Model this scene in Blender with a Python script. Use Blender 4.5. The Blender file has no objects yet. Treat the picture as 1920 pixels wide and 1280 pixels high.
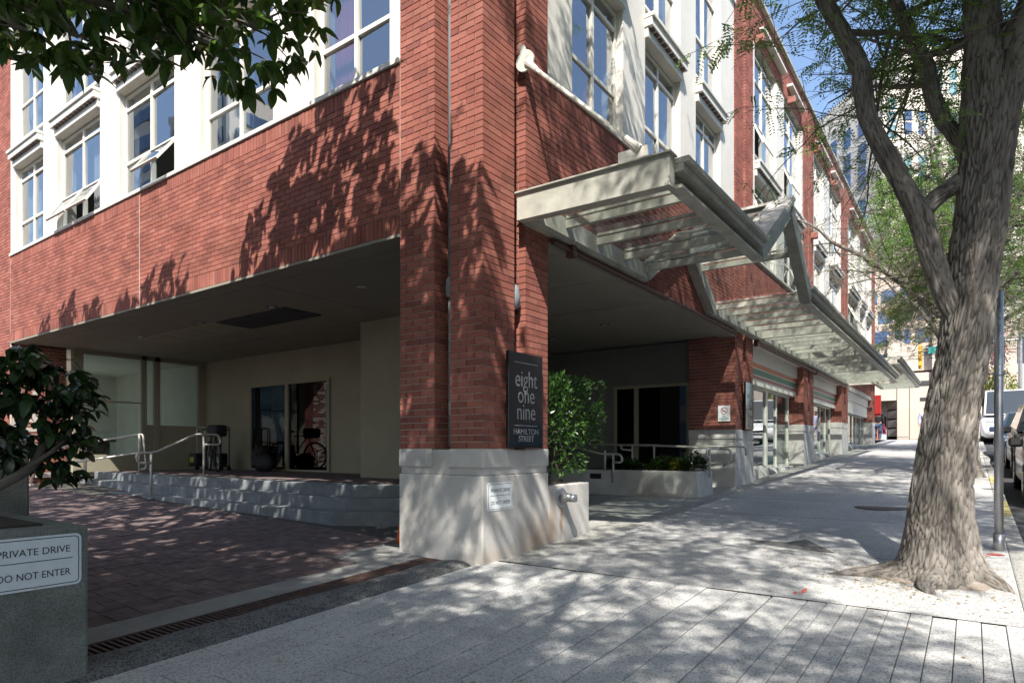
import bpy, bmesh, math, random
import numpy as np
from mathutils import Vector, Matrix, noise as mnoise
C = bpy.context.scene.collection
sc = bpy.context.scene
rnd = random.Random(7)
PI = math.pi

# ------------------------------------------------------------------ camera
CAM = (3.837, -4.846, 1.12)
cd = bpy.data.cameras.new("camera"); cam = bpy.data.objects.new("camera", cd); C.objects.link(cam)
cam.location = CAM
cam.rotation_euler = (PI / 2, 0, math.atan2(0.5842, 0.8116))
cd.sensor_width = 36; cd.lens = 36 * 1198 / 1920; cd.shift_y = 202 / 1920
cd.clip_start = 0.05; cd.clip_end = 2000
sc.camera = cam
# ------------------------------------------------------------------ light
SUN = Vector((1, -1.75, 2.4)).normalized()
w = bpy.data.worlds.new("World"); sc.world = w; w.use_nodes = True
nt = w.node_tree; bg = nt.nodes["Background"]
sky = nt.nodes.new("ShaderNodeTexSky"); sky.sky_type = 'NISHITA'; sky.sun_disc = False
sky.sun_elevation = math.asin(SUN.z); sky.sun_rotation = math.atan2(SUN.x, SUN.y)
sky.air_density = 1.0; sky.dust_density = 1.4; sky.ozone_density = 1.5
nt.links.new(sky.outputs[0], bg.inputs[0]); bg.inputs[1].default_value = 0.15
ld = bpy.data.lights.new("sun", 'SUN'); ld.energy = 5.0; ld.angle = math.radians(0.53); ld.color = (1, .95, .87)
sun = bpy.data.objects.new("sun", ld); C.objects.link(sun)
sun.rotation_euler = SUN.to_track_quat('Z', 'Y').to_euler(); sun.location = (10, -18, 25)
sc.view_settings.view_transform = 'Standard'; sc.view_settings.look = 'None'
sc.view_settings.exposure = 1.0; sc.view_settings.gamma = 1; sc.view_settings.use_curve_mapping = False
sc.cycles.use_denoising = True
sc.cycles.max_bounces = 10; sc.cycles.diffuse_bounces = 5; sc.cycles.glossy_bounces = 4
sc.cycles.transmission_bounces = 6; sc.cycles.transparent_max_bounces = 16
sc.cycles.caustics_reflective = False; sc.cycles.caustics_refractive = False

# ------------------------------------------------------------------ materials
def M(name, col, rough=.8, var=.15, scale=6., bump=0., bscale=40., col2=None, metal=0., spec=.4, stretch=(1, 1, 1), speck=0., transl=0.):
    m = bpy.data.materials.new(name); m.use_nodes = True; t = m.node_tree; N = t.nodes; L = t.links
    b = N["Principled BSDF"]; b.inputs["Roughness"].default_value = rough; b.inputs["Metallic"].default_value = metal
    b.inputs["Specular IOR Level"].default_value = spec
    tc = N.new("ShaderNodeTexCoord"); mp = N.new("ShaderNodeMapping"); mp.inputs["Scale"].default_value = stretch
    geo = N.new("ShaderNodeNewGeometry")
    L.new(geo.outputs["Position"], mp.inputs[0])
    n1 = N.new("ShaderNodeTexNoise"); n1.inputs["Scale"].default_value = scale; n1.inputs["Detail"].default_value = 8; n1.inputs["Roughness"].default_value = .62
    L.new(mp.outputs[0], n1.inputs[0])
    r = N.new("ShaderNodeValToRGB"); c = Vector(col)
    r.color_ramp.elements[0].position = .3; r.color_ramp.elements[1].position = .7
    c2 = Vector(col2) if col2 else c * (1 + var)
    lo = c * (1 - var)
    r.color_ramp.elements[0].color = (*lo, 1); r.color_ramp.elements[1].color = (*c2, 1)
    L.new(n1.outputs[0], r.inputs[0]); out = r.outputs[0]
    if speck > 0:
        n2 = N.new("ShaderNodeTexNoise"); n2.inputs["Scale"].default_value = 190; n2.inputs["Detail"].default_value = 3
        L.new(geo.outputs["Position"], n2.inputs[0])
        r2 = N.new("ShaderNodeValToRGB"); r2.color_ramp.elements[0].position = .38; r2.color_ramp.elements[1].position = .62
        a = 1 - speck; r2.color_ramp.elements[0].color = (a, a, a, 1); r2.color_ramp.elements[1].color = (1 + speck * .6,) * 3 + (1,)
        L.new(n2.outputs[0], r2.inputs[0])
        mx = N.new("ShaderNodeMix"); mx.data_type = 'RGBA'; mx.blend_type = 'MULTIPLY'; mx.inputs[0].default_value = 1
        L.new(out, mx.inputs[6]); L.new(r2.outputs[0], mx.inputs[7]); out = mx.outputs[2]
        m["spk"] = 1
    L.new(out, b.inputs["Base Color"])
    if bump:
        n3 = N.new("ShaderNodeTexNoise"); n3.inputs["Scale"].default_value = bscale; n3.inputs["Detail"].default_value = 6
        L.new(mp.outputs[0], n3.inputs[0])
        bp = N.new("ShaderNodeBump"); bp.inputs["Strength"].default_value = bump; bp.inputs["Distance"].default_value = .01
        L.new(n3.outputs[0], bp.inputs["Height"]); L.new(bp.outputs[0], b.inputs["Normal"])
    if transl:
        tr = N.new("ShaderNodeBsdfTranslucent"); L.new(out, tr.inputs[0]); ms = N.new("ShaderNodeMixShader"); ms.inputs[0].default_value = transl
        o = N["Material Output"]; L.new(b.outputs[0], ms.inputs[1]); L.new(tr.outputs[0], ms.inputs[2]); L.new(ms.outputs[0], o.inputs[0])
    return m

def MR(name, cols, rough=.85, bump=.25, bscale=60., spec=.3, transl=0., noise_amt=.25, nscale=9.):
    """colour picked per separate piece (random per island + per object)"""
    m = bpy.data.materials.new(name); m.use_nodes = True; t = m.node_tree; N = t.nodes; L = t.links
    b = N["Principled BSDF"]; b.inputs["Roughness"].default_value = rough; b.inputs["Specular IOR Level"].default_value = spec
    geo = N.new("ShaderNodeNewGeometry"); oi = N.new("ShaderNodeObjectInfo")
    ad = N.new("ShaderNodeMath"); ad.operation = 'ADD'; L.new(geo.outputs["Random Per Island"], ad.inputs[0]); L.new(oi.outputs["Random"], ad.inputs[1])
    fr = N.new("ShaderNodeMath"); fr.operation = 'FRACT'; L.new(ad.outputs[0], fr.inputs[0])
    r = N.new("ShaderNodeValToRGB"); e = r.color_ramp.elements
    n = len(cols)
    e[0].position = 0; e[0].color = (*cols[0], 1); e[1].position = 1; e[1].color = (*cols[-1], 1)
    for i in range(1, n - 1):
        q = e.new(i / (n - 1)); q.color = (*cols[i], 1)
    L.new(fr.outputs[0], r.inputs[0])
    n1 = N.new("ShaderNodeTexNoise"); n1.inputs["Scale"].default_value = nscale; n1.inputs["Detail"].default_value = 6
    L.new(geo.outputs["Position"], n1.inputs[0])
    r2 = N.new("ShaderNodeValToRGB"); r2.color_ramp.elements[0].position = .3; r2.color_ramp.elements[1].position = .7
    r2.color_ramp.elements[0].color = (1 - noise_amt,) * 3 + (1,); r2.color_ramp.elements[1].color = (1 + noise_amt * .5,) * 3 + (1,)
    L.new(n1.outputs[0], r2.inputs[0])
    mx = N.new("ShaderNodeMix"); mx.data_type = 'RGBA'; mx.blend_type = 'MULTIPLY'; mx.inputs[0].default_value = 1
    L.new(r.outputs[0], mx.inputs[6]); L.new(r2.outputs[0], mx.inputs[7])
    L.new(mx.outputs[2], b.inputs["Base Color"])
    if bump:
        n3 = N.new("ShaderNodeTexNoise"); n3.inputs["Scale"].default_value = bscale; n3.inputs["Detail"].default_value = 5
        L.new(geo.outputs["Position"], n3.inputs[0])
        bp = N.new("ShaderNodeBump"); bp.inputs["Strength"].default_value = bump; bp.inputs["Distance"].default_value = .006
        L.new(n3.outputs[0], bp.inputs["Height"]); L.new(bp.outputs[0], b.inputs["Normal"])
    if transl:
        tr = N.new("ShaderNodeBsdfTranslucent"); L.new(mx.outputs[2], tr.inputs[0]); ms = N.new("ShaderNodeMixShader"); ms.inputs[0].default_value = transl
        o = N["Material Output"]; L.new(b.outputs[0], ms.inputs[1]); L.new(tr.outputs[0], ms.inputs[2]); L.new(ms.outputs[0], o.inputs[0])
    return m

def MG(name, tint=(.7, .75, .78), ior=1.5, add=.04, rough=.01, dirt=0.):
    m = bpy.data.materials.new(name); m.use_nodes = True; t = m.node_tree; N = t.nodes; L = t.links
    N.remove(N["Principled BSDF"]); o = N["Material Output"]
    tr = N.new("ShaderNodeBsdfTransparent"); tr.inputs[0].default_value = (*tint, 1)
    gl = N.new("ShaderNodeBsdfGlossy"); gl.inputs["Roughness"].default_value = rough; gl.inputs[0].default_value = (.95, .97, 1, 1)
    geo = N.new("ShaderNodeNewGeometry")
    n1 = N.new("ShaderNodeTexNoise"); n1.inputs["Scale"].default_value = 1.6; L.new(geo.outputs["Position"], n1.inputs[0])
    bp = N.new("ShaderNodeBump"); bp.inputs["Strength"].default_value = .05; bp.inputs["Distance"].default_value = .02
    L.new(n1.outputs[0], bp.inputs["Height"]); L.new(bp.outputs[0], gl.inputs["Normal"])
    fr = N.new("ShaderNodeFresnel"); fr.inputs[0].default_value = ior
    ad = N.new("ShaderNodeMath"); ad.operation = 'ADD'; ad.use_clamp = True; L.new(fr.outputs[0], ad.inputs[0]); ad.inputs[1].default_value = add
    nb = N.new("ShaderNodeMath"); nb.operation = 'SUBTRACT'; nb.inputs[0].default_value = 1; L.new(geo.outputs["Backfacing"], nb.inputs[1])
    mb_ = N.new("ShaderNodeMath"); mb_.operation = 'MULTIPLY'; L.new(ad.outputs[0], mb_.inputs[0]); L.new(nb.outputs[0], mb_.inputs[1])
    ms = N.new("ShaderNodeMixShader"); L.new(mb_.outputs[0], ms.inputs[0]); L.new(tr.outputs[0], ms.inputs[1]); L.new(gl.outputs[0], ms.inputs[2])
    last = ms
    if dirt:
        df = N.new("ShaderNodeBsdfDiffuse"); df.inputs[0].default_value = (.3, .31, .28, 1)
        tl = N.new("ShaderNodeBsdfTranslucent"); tl.inputs[0].default_value = (.4, .41, .38, 1)
        mm = N.new("ShaderNodeMixShader"); L.new(df.outputs[0], mm.inputs[1]); L.new(tl.outputs[0], mm.inputs[2])
        n2 = N.new("ShaderNodeTexNoise"); n2.inputs["Scale"].default_value = 4; n2.inputs["Detail"].default_value = 8; L.new(geo.outputs["Position"], n2.inputs[0])
        r = N.new("ShaderNodeValToRGB"); r.color_ramp.elements[0].position = .4; r.color_ramp.elements[1].position = .75
        r.color_ramp.elements[0].color = (dirt * .3,) * 3 + (1,); r.color_ramp.elements[1].color = (dirt,) * 3 + (1,)
        L.new(n2.outputs[0], r.inputs[0])
        m2 = N.new("ShaderNodeMixShader"); L.new(r.outputs[0], m2.inputs[0]); L.new(ms.outputs[0], m2.inputs[1]); L.new(mm.outputs[0], m2.inputs[2]); last = m2
    L.new(last.outputs[0], o.inputs[0])
    return m

m_brick = MR("brick red", [(.28, .094, .069), (.31, .112, .083), (.245, .082, .062), (.335, .13, .098), (.285, .10, .075), (.205, .073, .060)], bump=.3, noise_amt=.3, nscale=2.2)
m_mortar = M("mortar", (.55, .50, .45), .95, .12, 20, .3, 90)
m_conc = M("concrete pale", (.50, .485, .46), .9, .16, 3.2, .35, 70, speck=.06)
m_concrust = m_conc
def stain(m, pts, col, amt=.8):
    t = m.node_tree; N = t.nodes; L = t.links; b = N["Principled BSDF"]; lk = b.inputs["Base Color"].links[0].from_socket; geo = N.new("ShaderNodeNewGeometry")
    nz = N.new("ShaderNodeTexNoise"); nz.inputs["Scale"].default_value = 7; nz.inputs["Detail"].default_value = 7; L.new(geo.outputs["Position"], nz.inputs[0])
    for (p, sc_, am) in pts:
        mp = N.new("ShaderNodeVectorMath"); mp.operation = 'SUBTRACT'; mp.inputs[1].default_value = p; L.new(geo.outputs["Position"], mp.inputs[0])
        dv = N.new("ShaderNodeVectorMath"); dv.operation = 'DIVIDE'; dv.inputs[1].default_value = sc_; L.new(mp.outputs[0], dv.inputs[0])
        ln = N.new("ShaderNodeVectorMath"); ln.operation = 'LENGTH'; L.new(dv.outputs[0], ln.inputs[0])
        mr = N.new("ShaderNodeMapRange"); mr.inputs[1].default_value = .25; mr.inputs[2].default_value = 1.1; mr.inputs[3].default_value = 1; mr.inputs[4].default_value = 0; L.new(ln.outputs["Value"], mr.inputs[0])
        mu = N.new("ShaderNodeMath"); mu.operation = 'MULTIPLY'; L.new(mr.outputs[0], mu.inputs[0]); L.new(nz.outputs[0], mu.inputs[1])
        m2 = N.new("ShaderNodeMath"); m2.operation = 'MULTIPLY'; m2.use_clamp = True; m2.inputs[1].default_value = am * 1.8; L.new(mu.outputs[0], m2.inputs[0])
        mx = N.new("ShaderNodeMix"); mx.data_type = 'RGBA'; mx.inputs[7].default_value = (*col, 1); L.new(m2.outputs[0], mx.inputs[0]); L.new(lk, mx.inputs[6]); lk = mx.outputs[2]
    L.new(lk, b.inputs["Base Color"])
stain(m_conc, [((0, .95, .12), (.5, .45, .35), .55), ((0, 1.25, .25), (.4, .12, .5), .5), ((0, 1.46, .30), (.3, .05, .24), 1.0), ((0, .2, .0), (.4, .5, .18), .35)], (.33, .20, .10))
stain(m_conc, [((-1.0, 0, .35), (.35, .3, .5), .3), ((-.9, 6, .35), (.4, .3, .35), .5), ((-.6, 0, .98), (.2, .3, .2), .3)], (.26, .24, .20))
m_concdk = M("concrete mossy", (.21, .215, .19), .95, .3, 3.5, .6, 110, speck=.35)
m_walk = M("sidewalk aggregate", (.45, .445, .436), .95, .16, 1.1, .5, 220, speck=.34)
def speckle(m, amt=.5, sc=170):
    t = m.node_tree; N = t.nodes; L = t.links; b = N["Principled BSDF"]; lk = b.inputs["Base Color"].links[0].from_socket; geo = N.new("ShaderNodeNewGeometry")
    v = N.new("ShaderNodeTexVoronoi"); v.inputs["Scale"].default_value = sc; L.new(geo.outputs["Position"], v.inputs["Vector"])
    r = N.new("ShaderNodeValToRGB"); e = r.color_ramp.elements; e[0].position = .0; e[0].color = (1 - amt,) * 3 + (1,); e[1].position = 1; e[1].color = (1.12,) * 3 + (1,); q = e.new(.22); q.color = (1 - amt * .8,) * 3 + (1,); q = e.new(.34); q.color = (1, 1, 1, 1)
    sp = N.new("ShaderNodeSeparateColor"); L.new(v.outputs["Color"], sp.inputs[0]); L.new(sp.outputs[0], r.inputs[0])
    mx = N.new("ShaderNodeMix"); mx.data_type = 'RGBA'; mx.blend_type = 'MULTIPLY'; mx.inputs[0].default_value = 1
    L.new(lk, mx.inputs[6]); L.new(r.outputs[0], mx.inputs[7]); L.new(mx.outputs[2], b.inputs["Base Color"])
speckle(m_walk, .4, 120)
m_walk2 = M("sidewalk border", (.36, .355, .33), .95, .16, 2.2, .5, 220, speck=.3)
m_strip = MR("paving strip", [(.46, .455, .442), (.45, .445, .432), (.475, .47, .456), (.46, .455, .44)], .95, .5, 230, noise_amt=.16, nscale=2.)
speckle(m_strip, .42, 120); speckle(m_walk2, .5, 110)
m_paver = MR("brick paver", [(.145, .108, .104), (.165, .118, .112), (.13, .10, .10), (.185, .135, .128), (.15, .115, .114), (.18, .118, .108)], .9, .5, 90, noise_amt=.35)
m_joint = M("joint sand", (.07, .065, .058), 1, .3, 30)
m_asph = M("asphalt", (.055, .055, .056), .9, .25, 5, .7, 160, speck=.5)
m_berm = M("asphalt berm", (.16, .16, .158), .85, .3, 5, .9, 130, speck=.6)
speckle(m_berm, .6, 90)
m_gutter = M("gutter concrete", (.27, .265, .25), .95, .22, 4, .4, 90, speck=.2)
m_step = M("step concrete", (.18, .195, .20), .9, .25, 4, .4, 80, speck=.15)
m_soffit = M("soffit stucco", (.25, .23, .185), .9, .08, 2, .25, 120)
m_inwall = M("stucco olive", (.30, .275, .20), .9, .08, 1.5, .25, 120)
m_dkwall = M("stucco grey", (.16, .165, .15), .9, .1, 1.5, .25, 120)
m_white = M("white trim", (.62, .595, .54), .6, .07, 2.5, .1, 60)
m_whitef = M("white frame", (.70, .67, .60), .45, .05, 3)
m_steel = M("canopy steel paint", (.37, .365, .315), .55, .24, 4.5, .12, 40)
m_steeld = M("canopy top metal", (.50, .48, .44), .5, .3, 7, .3, 20)
m_galv = M("galvanised", (.45, .46, .47), .38, .12, 12, metal=.8)
m_rail = M("rail paint", (.48, .46, .42), .45, .15, 6, metal=.2)
m_pipe = M("downpipe paint", (.22, .245, .26), .5, .2, 4)
m_brown = M("brown metal", (.09, .045, .035), .5, .2, 6)
m_rust = M("rusty grate", (.085, .05, .04), .8, .35, 14, .5, 80)
m_black = M("black", (.012, .012, .013), .5, .2, 6)
m_blackgl = M("black gloss sign", (.008, .009, .011), .06, .1, 3, spec=.6)
m_letter = M("grey lettering", (.30, .31, .31), .5, .05, 5)
m_signw = M("sign white", (.74, .78, .80), .4, .06, 14)
m_signb = M("sign ink", (.02, .024, .035), .5, .1, 5)
m_red = M("sign red", (.45, .03, .03), .5, .1, 5)
m_or = M("band orange", (.55, .13, .05), .45, .06, 3)
m_gr = M("band green", (.03, .16, .085), .45, .06, 3)
m_rd = M("band red", (.30, .06, .065), .45, .06, 3)
m_val = M("valance white", (.62, .61, .54), .5, .06, 3)
m_cone = M("cone orange", (.75, .13, .02), .5, .08, 6)
m_bark = M("locust bark", (.17, .152, .134), .95, .42, 9, 1.0, 34, col2=(.29, .264, .235), stretch=(1, 1, .28))
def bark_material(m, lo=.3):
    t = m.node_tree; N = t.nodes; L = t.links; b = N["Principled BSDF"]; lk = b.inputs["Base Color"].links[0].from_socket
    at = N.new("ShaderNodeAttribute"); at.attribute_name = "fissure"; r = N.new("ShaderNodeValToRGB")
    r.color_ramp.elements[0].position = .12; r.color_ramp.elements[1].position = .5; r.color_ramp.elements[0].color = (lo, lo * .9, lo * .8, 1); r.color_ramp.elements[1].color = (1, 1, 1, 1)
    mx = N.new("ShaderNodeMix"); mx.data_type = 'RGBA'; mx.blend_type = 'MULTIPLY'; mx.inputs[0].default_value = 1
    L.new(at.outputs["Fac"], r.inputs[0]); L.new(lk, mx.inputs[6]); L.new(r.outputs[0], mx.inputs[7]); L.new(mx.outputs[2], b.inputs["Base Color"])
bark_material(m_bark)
m_bark2 = M("smooth bark", (.16, .14, .115), .9, .3, 9, .6, 40, stretch=(1, 1, .4))
m_leaf = MR("locust leaf", [(.16, .29, .07), (.21, .35, .075), (.13, .26, .08), (.28, .38, .09), (.12, .23, .09)], .5, 0, transl=.55, noise_amt=.3, nscale=.9)
m_leafm = MR("broad leaf", [(.065, .14, .028), (.09, .19, .03), (.05, .11, .026), (.14, .24, .04), (.07, .145, .036)], .3, 0, spec=.5, transl=.4, noise_amt=.3, nscale=1.5)
m_leafb = MR("shrub leaf", [(.028, .06, .02), (.04, .08, .022), (.022, .05, .02), (.05, .085, .02), (.035, .06, .025)], .3, 0, spec=.5, transl=.2, noise_amt=.3)
m_leafh = MR("hedge leaf", [(.025, .07, .016), (.05, .12, .022), (.02, .055, .016), (.09, .18, .03), (.03, .08, .02)], .35, 0, spec=.5, transl=.3, noise_amt=.3)
m_leafo = MR("autumn leaf", [(.16, .18, .03), (.30, .15, .03), (.12, .17, .04), (.34, .19, .05)], .6, 0, transl=.4)
m_leafy = MR("yellow green leaf", [(.15, .21, .03), (.10, .18, .03), (.22, .22, .03), (.30, .14, .03)], .5, 0, transl=.4)
m_soil = M("soil", (.055, .042, .032), 1, .3, 14, .8, 60)
m_earth = M("root earth", (.25, .21, .18), 1, .35, 9, .9, 60, speck=.3)
m_glassw = MG("window glass", (.74, .78, .80), 1.8, .20)
m_glassd = MG("dark glass", (.22, .23, .23), 1.45, .02)
m_glasss = MG("shop glass", (.66, .76, .76), 1.55, .08)
m_glassc = MG("canopy glass", (.80, .83, .82), 1.45, .02, .05, dirt=.05)
m_int = M("interior wall", (.42, .42, .40), .9, .06, 1)
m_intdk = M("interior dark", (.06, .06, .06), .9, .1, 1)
m_intfl = M("interior floor", (.12, .09, .07), .8, .1, 1)
m_curt = M("curtain red", (.36, .10, .14), .9, .2, 3)
m_curtg = M("curtain grey", (.42, .42, .42), .9, .15, 3)
m_beige = M("beige concrete", (.52, .44, .37), .9, .08, .3, .2, 8)
m_cream = M("tower stone", (.66, .60, .53), .9, .06, .08)
m_bluewin = M("tower window", (.06, .11, .22), .12, .25, .6, spec=.6)
m_tealwin = M("tower teal window", (.16, .30, .33), .15, .2, .5, spec=.6)
m_glasst = M("far glass tower", (.13, .20, .32), .25, .3, .12)
m_carblk = M("car paint black", (.012, .012, .014), .16, .1, 3, spec=.6)
m_cardk = M("car paint charcoal", (.035, .036, .04), .2, .1, 3, spec=.6)
m_carbl = M("car paint blue", (.03, .06, .12), .2, .1, 3, spec=.6)
m_vanw = M("van paint", (.72, .73, .74), .3, .05, 3)
m_carg = M("car glass", (.02, .03, .04), .05, .1, 3, spec=.7)
m_tyre = M("tyre", (.015, .015, .015), .9, .2, 20)
m_chrome = M("chrome", (.6, .6, .6), .15, .05, 5, metal=.95)
m_lamp = M("lamp lens", (.55, .58, .6), .1, .1, 8, spec=.6)
m_yel = M("signal yellow", (.62, .36, .04), .5, .1, 5)
m_teal = M("street sign teal", (.03, .30, .28), .5, .1, 5)
m_skin = M("skin", (.42, .25, .18), .6, .08, 8)
m_dcloth = M("dark jacket", (.025, .02, .022), .85, .2, 15)
m_jean = M("denim", (.07, .11, .19), .85, .25, 20)
m_lav = M("lavender cloth", (.42, .42, .60), .85, .1, 12)
m_bag = M("bag crimson", (.28, .02, .07), .6, .15, 12)
m_hair = M("hair", (.02, .014, .01), .6, .2, 30)
m_orwall = M("orange panel", (.62, .16, .07), .7, .06, 3)
m_pale = M("pale door", (.50, .60, .60), .5, .06, 3)
m_terra = M("terracotta paint", (.26, .10, .075), .6, .12, 6)
m_paintr = M("spray paint red", (.55, .10, .08), .8, .2, 30)
m_patch = M("asphalt patch", (.11, .11, .11), .9, .3, 8, .5, 120, speck=.4)
m_iron = M("cast iron", (.09, .075, .075), .7, .3, 14, .5, 60)
m_yline = M("kerb yellow", (.50, .42, .16), .8, .2, 12)
m_redroof = M("red roof", (.5, .14, .11), .8, .1, 1)
m_litter = MR("leaf litter", [(.30, .22, .10), (.40, .30, .14), (.22, .15, .08), (.45, .36, .22), (.18, .16, .08)], .9, 0, noise_amt=.1)
m_wire = M("overhead wire", (.02, .02, .02), .6, .1, 1)
m_cloth = M("bag black", (.018, .018, .02), .7, .3, 12)
m_trolleyy = M("strap yellow green", (.25, .3, .03), .6, .2, 10)

# ------------------------------------------------------------------ mesh helper
def fW(a, b, c): return (a, b, c)
def fL(u, n, z): return (-u, -n, z)       # driveway front: u runs away from the street, n outward
def fR(u, n, z): return (n, u, z)         # street front: u runs up the street, n outward
class MB:
    def __init__(s, fr=fW): s.v = []; s.f = []; s.fr = fr; s.flip = fr is fR
    def _add(s, vs, fs, fr=None):
        fr_ = fr or s.fr; flip = (fr_ is fR)
        k = len(s.v); s.v += [fr_(*p) for p in vs]
        for f in fs:
            f = tuple(k + i for i in f); s.f.append(f[::-1] if flip else f)
        return s
    def box(s, a0, a1, b0, b1, c0, c1, fr=None):
        if a0 > a1: a0, a1 = a1, a0
        if b0 > b1: b0, b1 = b1, b0
        if c0 > c1: c0, c1 = c1, c0
        vs = [(a0, b0, c0), (a1, b0, c0), (a1, b1, c0), (a0, b1, c0), (a0, b0, c1), (a1, b0, c1), (a1, b1, c1), (a0, b1, c1)]
        return s._add(vs, [(3, 2, 1, 0), (4, 5, 6, 7), (0, 1, 5, 4), (1, 2, 6, 5), (2, 3, 7, 6), (3, 0, 4, 7)], fr)
    def hexa(s, p): # 8 points bottom 4 ccw, top 4 ccw
        return s._add(p, [(3, 2, 1, 0), (4, 5, 6, 7), (0, 1, 5, 4), (1, 2, 6, 5), (2, 3, 7, 6), (3, 0, 4, 7)])
    def face(s, p): return s._add(p, [tuple(range(len(p)))])
    def prism(s, poly, z0, z1):  # poly of (a,b) ccw
        n = len(poly); f0 = z0 if callable(z0) else (lambda a, b: z0); f1 = z1 if callable(z1) else (lambda a, b: z1)
        vs = [(a, b, f0(a, b)) for a, b in poly] + [(a, b, f1(a, b)) for a, b in poly]
        return s._add(vs, [tuple(range(n))[::-1], tuple(range(n, 2 * n))] + [(i, (i + 1) % n, n + (i + 1) % n, n + i) for i in range(n)])
    def beam(s, p, q, wd, ht, up=(0, 0, 1)):
        p = Vector(p); q = Vector(q); d = (q - p).normalized(); sd = d.cross(Vector(up)).normalized(); u = sd.cross(d).normalized()
        sd *= wd / 2; u *= ht / 2
        return s.hexa([tuple(x) for x in (p - sd - u, q - sd - u, q + sd - u, p + sd - u, p - sd + u, q - sd + u, q + sd + u, p + sd + u)]) if False else \
            s._add([tuple(x) for x in (p - sd - u, p + sd - u, p + sd + u, p - sd + u, q - sd - u, q + sd - u, q + sd + u, q - sd + u)],
                   [(3, 2, 1, 0), (4, 5, 6, 7), (0, 1, 5, 4), (1, 2, 6, 5), (2, 3, 7, 6), (3, 0, 4, 7)])
    def tube(s, pts, r, seg=8, cap=True):
        pts = [Vector(p) for p in pts]; n = len(pts); rs = r if isinstance(r, (list, tuple)) else [r] * n
        ref = None; k = len(s.v)
        for i, p in enumerate(pts):
            d = (pts[min(i + 1, n - 1)] - pts[max(i - 1, 0)])
            d = d.normalized() if d.length > 1e-9 else Vector((0, 0, 1))
            if ref is None:
                ref = d.cross(Vector((0, 0, 1))); ref = ref if ref.length > .05 else d.cross(Vector((1, 0, 0)))
            a = (ref - d * ref.dot(d)).normalized(); ref = a; b = d.cross(a)
            for j in range(seg):
                t = 2 * PI * j / seg; s.v.append(s.fr(*(p + (a * math.cos(t) + b * math.sin(t)) * rs[i])))
        for i in range(n - 1):
            for j in range(seg):
                s.f.append((k + i * seg + j, k + i * seg + (j + 1) % seg, k + (i + 1) * seg + (j + 1) % seg, k + (i + 1) * seg + j))
        if cap:
            s.f.append(tuple(k + j for j in range(seg))[::-1]); s.f.append(tuple(k + (n - 1) * seg + j for j in range(seg)))
        return s
    def lathe(s, prof, seg=16, mat=Matrix.Identity(4)):
        k = len(s.v); n = len(prof)
        for r, z in prof:
            for j in range(seg):
                t = 2 * PI * j / seg; s.v.append(tuple(mat @ Vector((r * math.cos(t), r * math.sin(t), z))))
        for i in range(n - 1):
            for j in range(seg):
                s.f.append((k + i * seg + j, k + i * seg + (j + 1) % seg, k + (i + 1) * seg + (j + 1) % seg, k + (i + 1) * seg + j))
        s.f.append(tuple(k + j for j in range(seg))[::-1]); s.f.append(tuple(k + (n - 1) * seg + j for j in range(seg)))
        return s
    def mesh(s, name, mat, smooth=False):
        me = bpy.data.meshes.new(name); me.from_pydata(s.v, [], s.f); me.materials.append(mat)
        if smooth: me.shade_smooth()
        me.update(); return me
    def build(s, name, mat, parent=None, smooth=False, bevel=0., **kw):
        o = bpy.data.objects.new(name, s.mesh(name, mat, smooth)); C.objects.link(o)
        if parent: put(o, parent)
        if bevel:
            b = o.modifiers.new("edge", 'BEVEL'); b.width = bevel; b.segments = 2; b.limit_method = 'ANGLE'
        for k, v in kw.items(): o[k] = v
        return o
def put(o, parent):
    o.parent = parent; o.matrix_parent_inverse = Matrix.Translation(-ploc(parent))
LOC = {}
def ploc(p):
    v = Vector((0, 0, 0)); q = p
    while q is not None:
        v += q.location
        if q.parent is not None: v += q.matrix_parent_inverse.translation
        q = q.parent
    return v
def thing(name, label, cat, loc=(0, 0, 0), group=None):
    o = bpy.data.objects.new(name, None); C.objects.link(o); o.location = loc; o.empty_display_size = .2
    tag(o, label, cat, group); return o
def tag(o, label, cat, group=None):
    o['label'] = label; o['category'] = cat
    if group: o['group'] = group
    return o
def struct(o): o['kind'] = 'structure'; return o
def stuff(o): o['kind'] = 'stuff'; return o
def inst(name, me, parent, loc, rot=None, scale=None):
    o = bpy.data.objects.new(name, me); C.objects.link(o); o.location = loc
    if rot is not None: o.rotation_euler = rot
    if scale is not None: o.scale = scale
    put(o, parent); return o
def dup(root, loc, rz=0., label=None):
    r = root.copy(); C.objects.link(r); r.location = loc; r.rotation_euler = (0, 0, rz)
    if label: r['label'] = label
    def kids(a, b):
        for ch in list(a.children):
            c = ch.copy(); C.objects.link(c); c.parent = b; c.matrix_parent_inverse = ch.matrix_parent_inverse.copy(); kids(ch, c)
    kids(root, r); return r
def text(name, s, size, mat, origin, xa, ya, parent, align='CENTER', squeeze=1., spacing=1., small=None):
    cu = bpy.data.curves.new(name, 'FONT'); cu.body = s; cu.size = size; cu.align_x = align; cu.extrude = .0006; cu.space_character = spacing
    o = bpy.data.objects.new(name, cu); C.objects.link(o)
    dg = bpy.context.evaluated_depsgraph_get(); me = bpy.data.meshes.new_from_object(o.evaluated_get(dg))
    bpy.data.objects.remove(o); bpy.data.curves.remove(cu)
    xa = Vector(xa); ya = Vector(ya); za = xa.cross(ya)
    for v in me.vertices:
        p = v.co; v.co = Vector(origin) + xa * p.x * squeeze + ya * p.y + za * p.z
    me.materials.clear(); me.materials.append(mat)
    t = bpy.data.objects.new(name, me); C.objects.link(t); put(t, parent); return t

SL = .045
def G(y):
    if y > 38: return SL * 38
    if y < -40: return -SL * 40
    return SL * y
def DR(x, y): return SL * min(y, 3) + .11 * max(0, min(1, (-x - .6) / 2.4)) + .025 * max(0, min(9, -x - 3))

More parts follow.
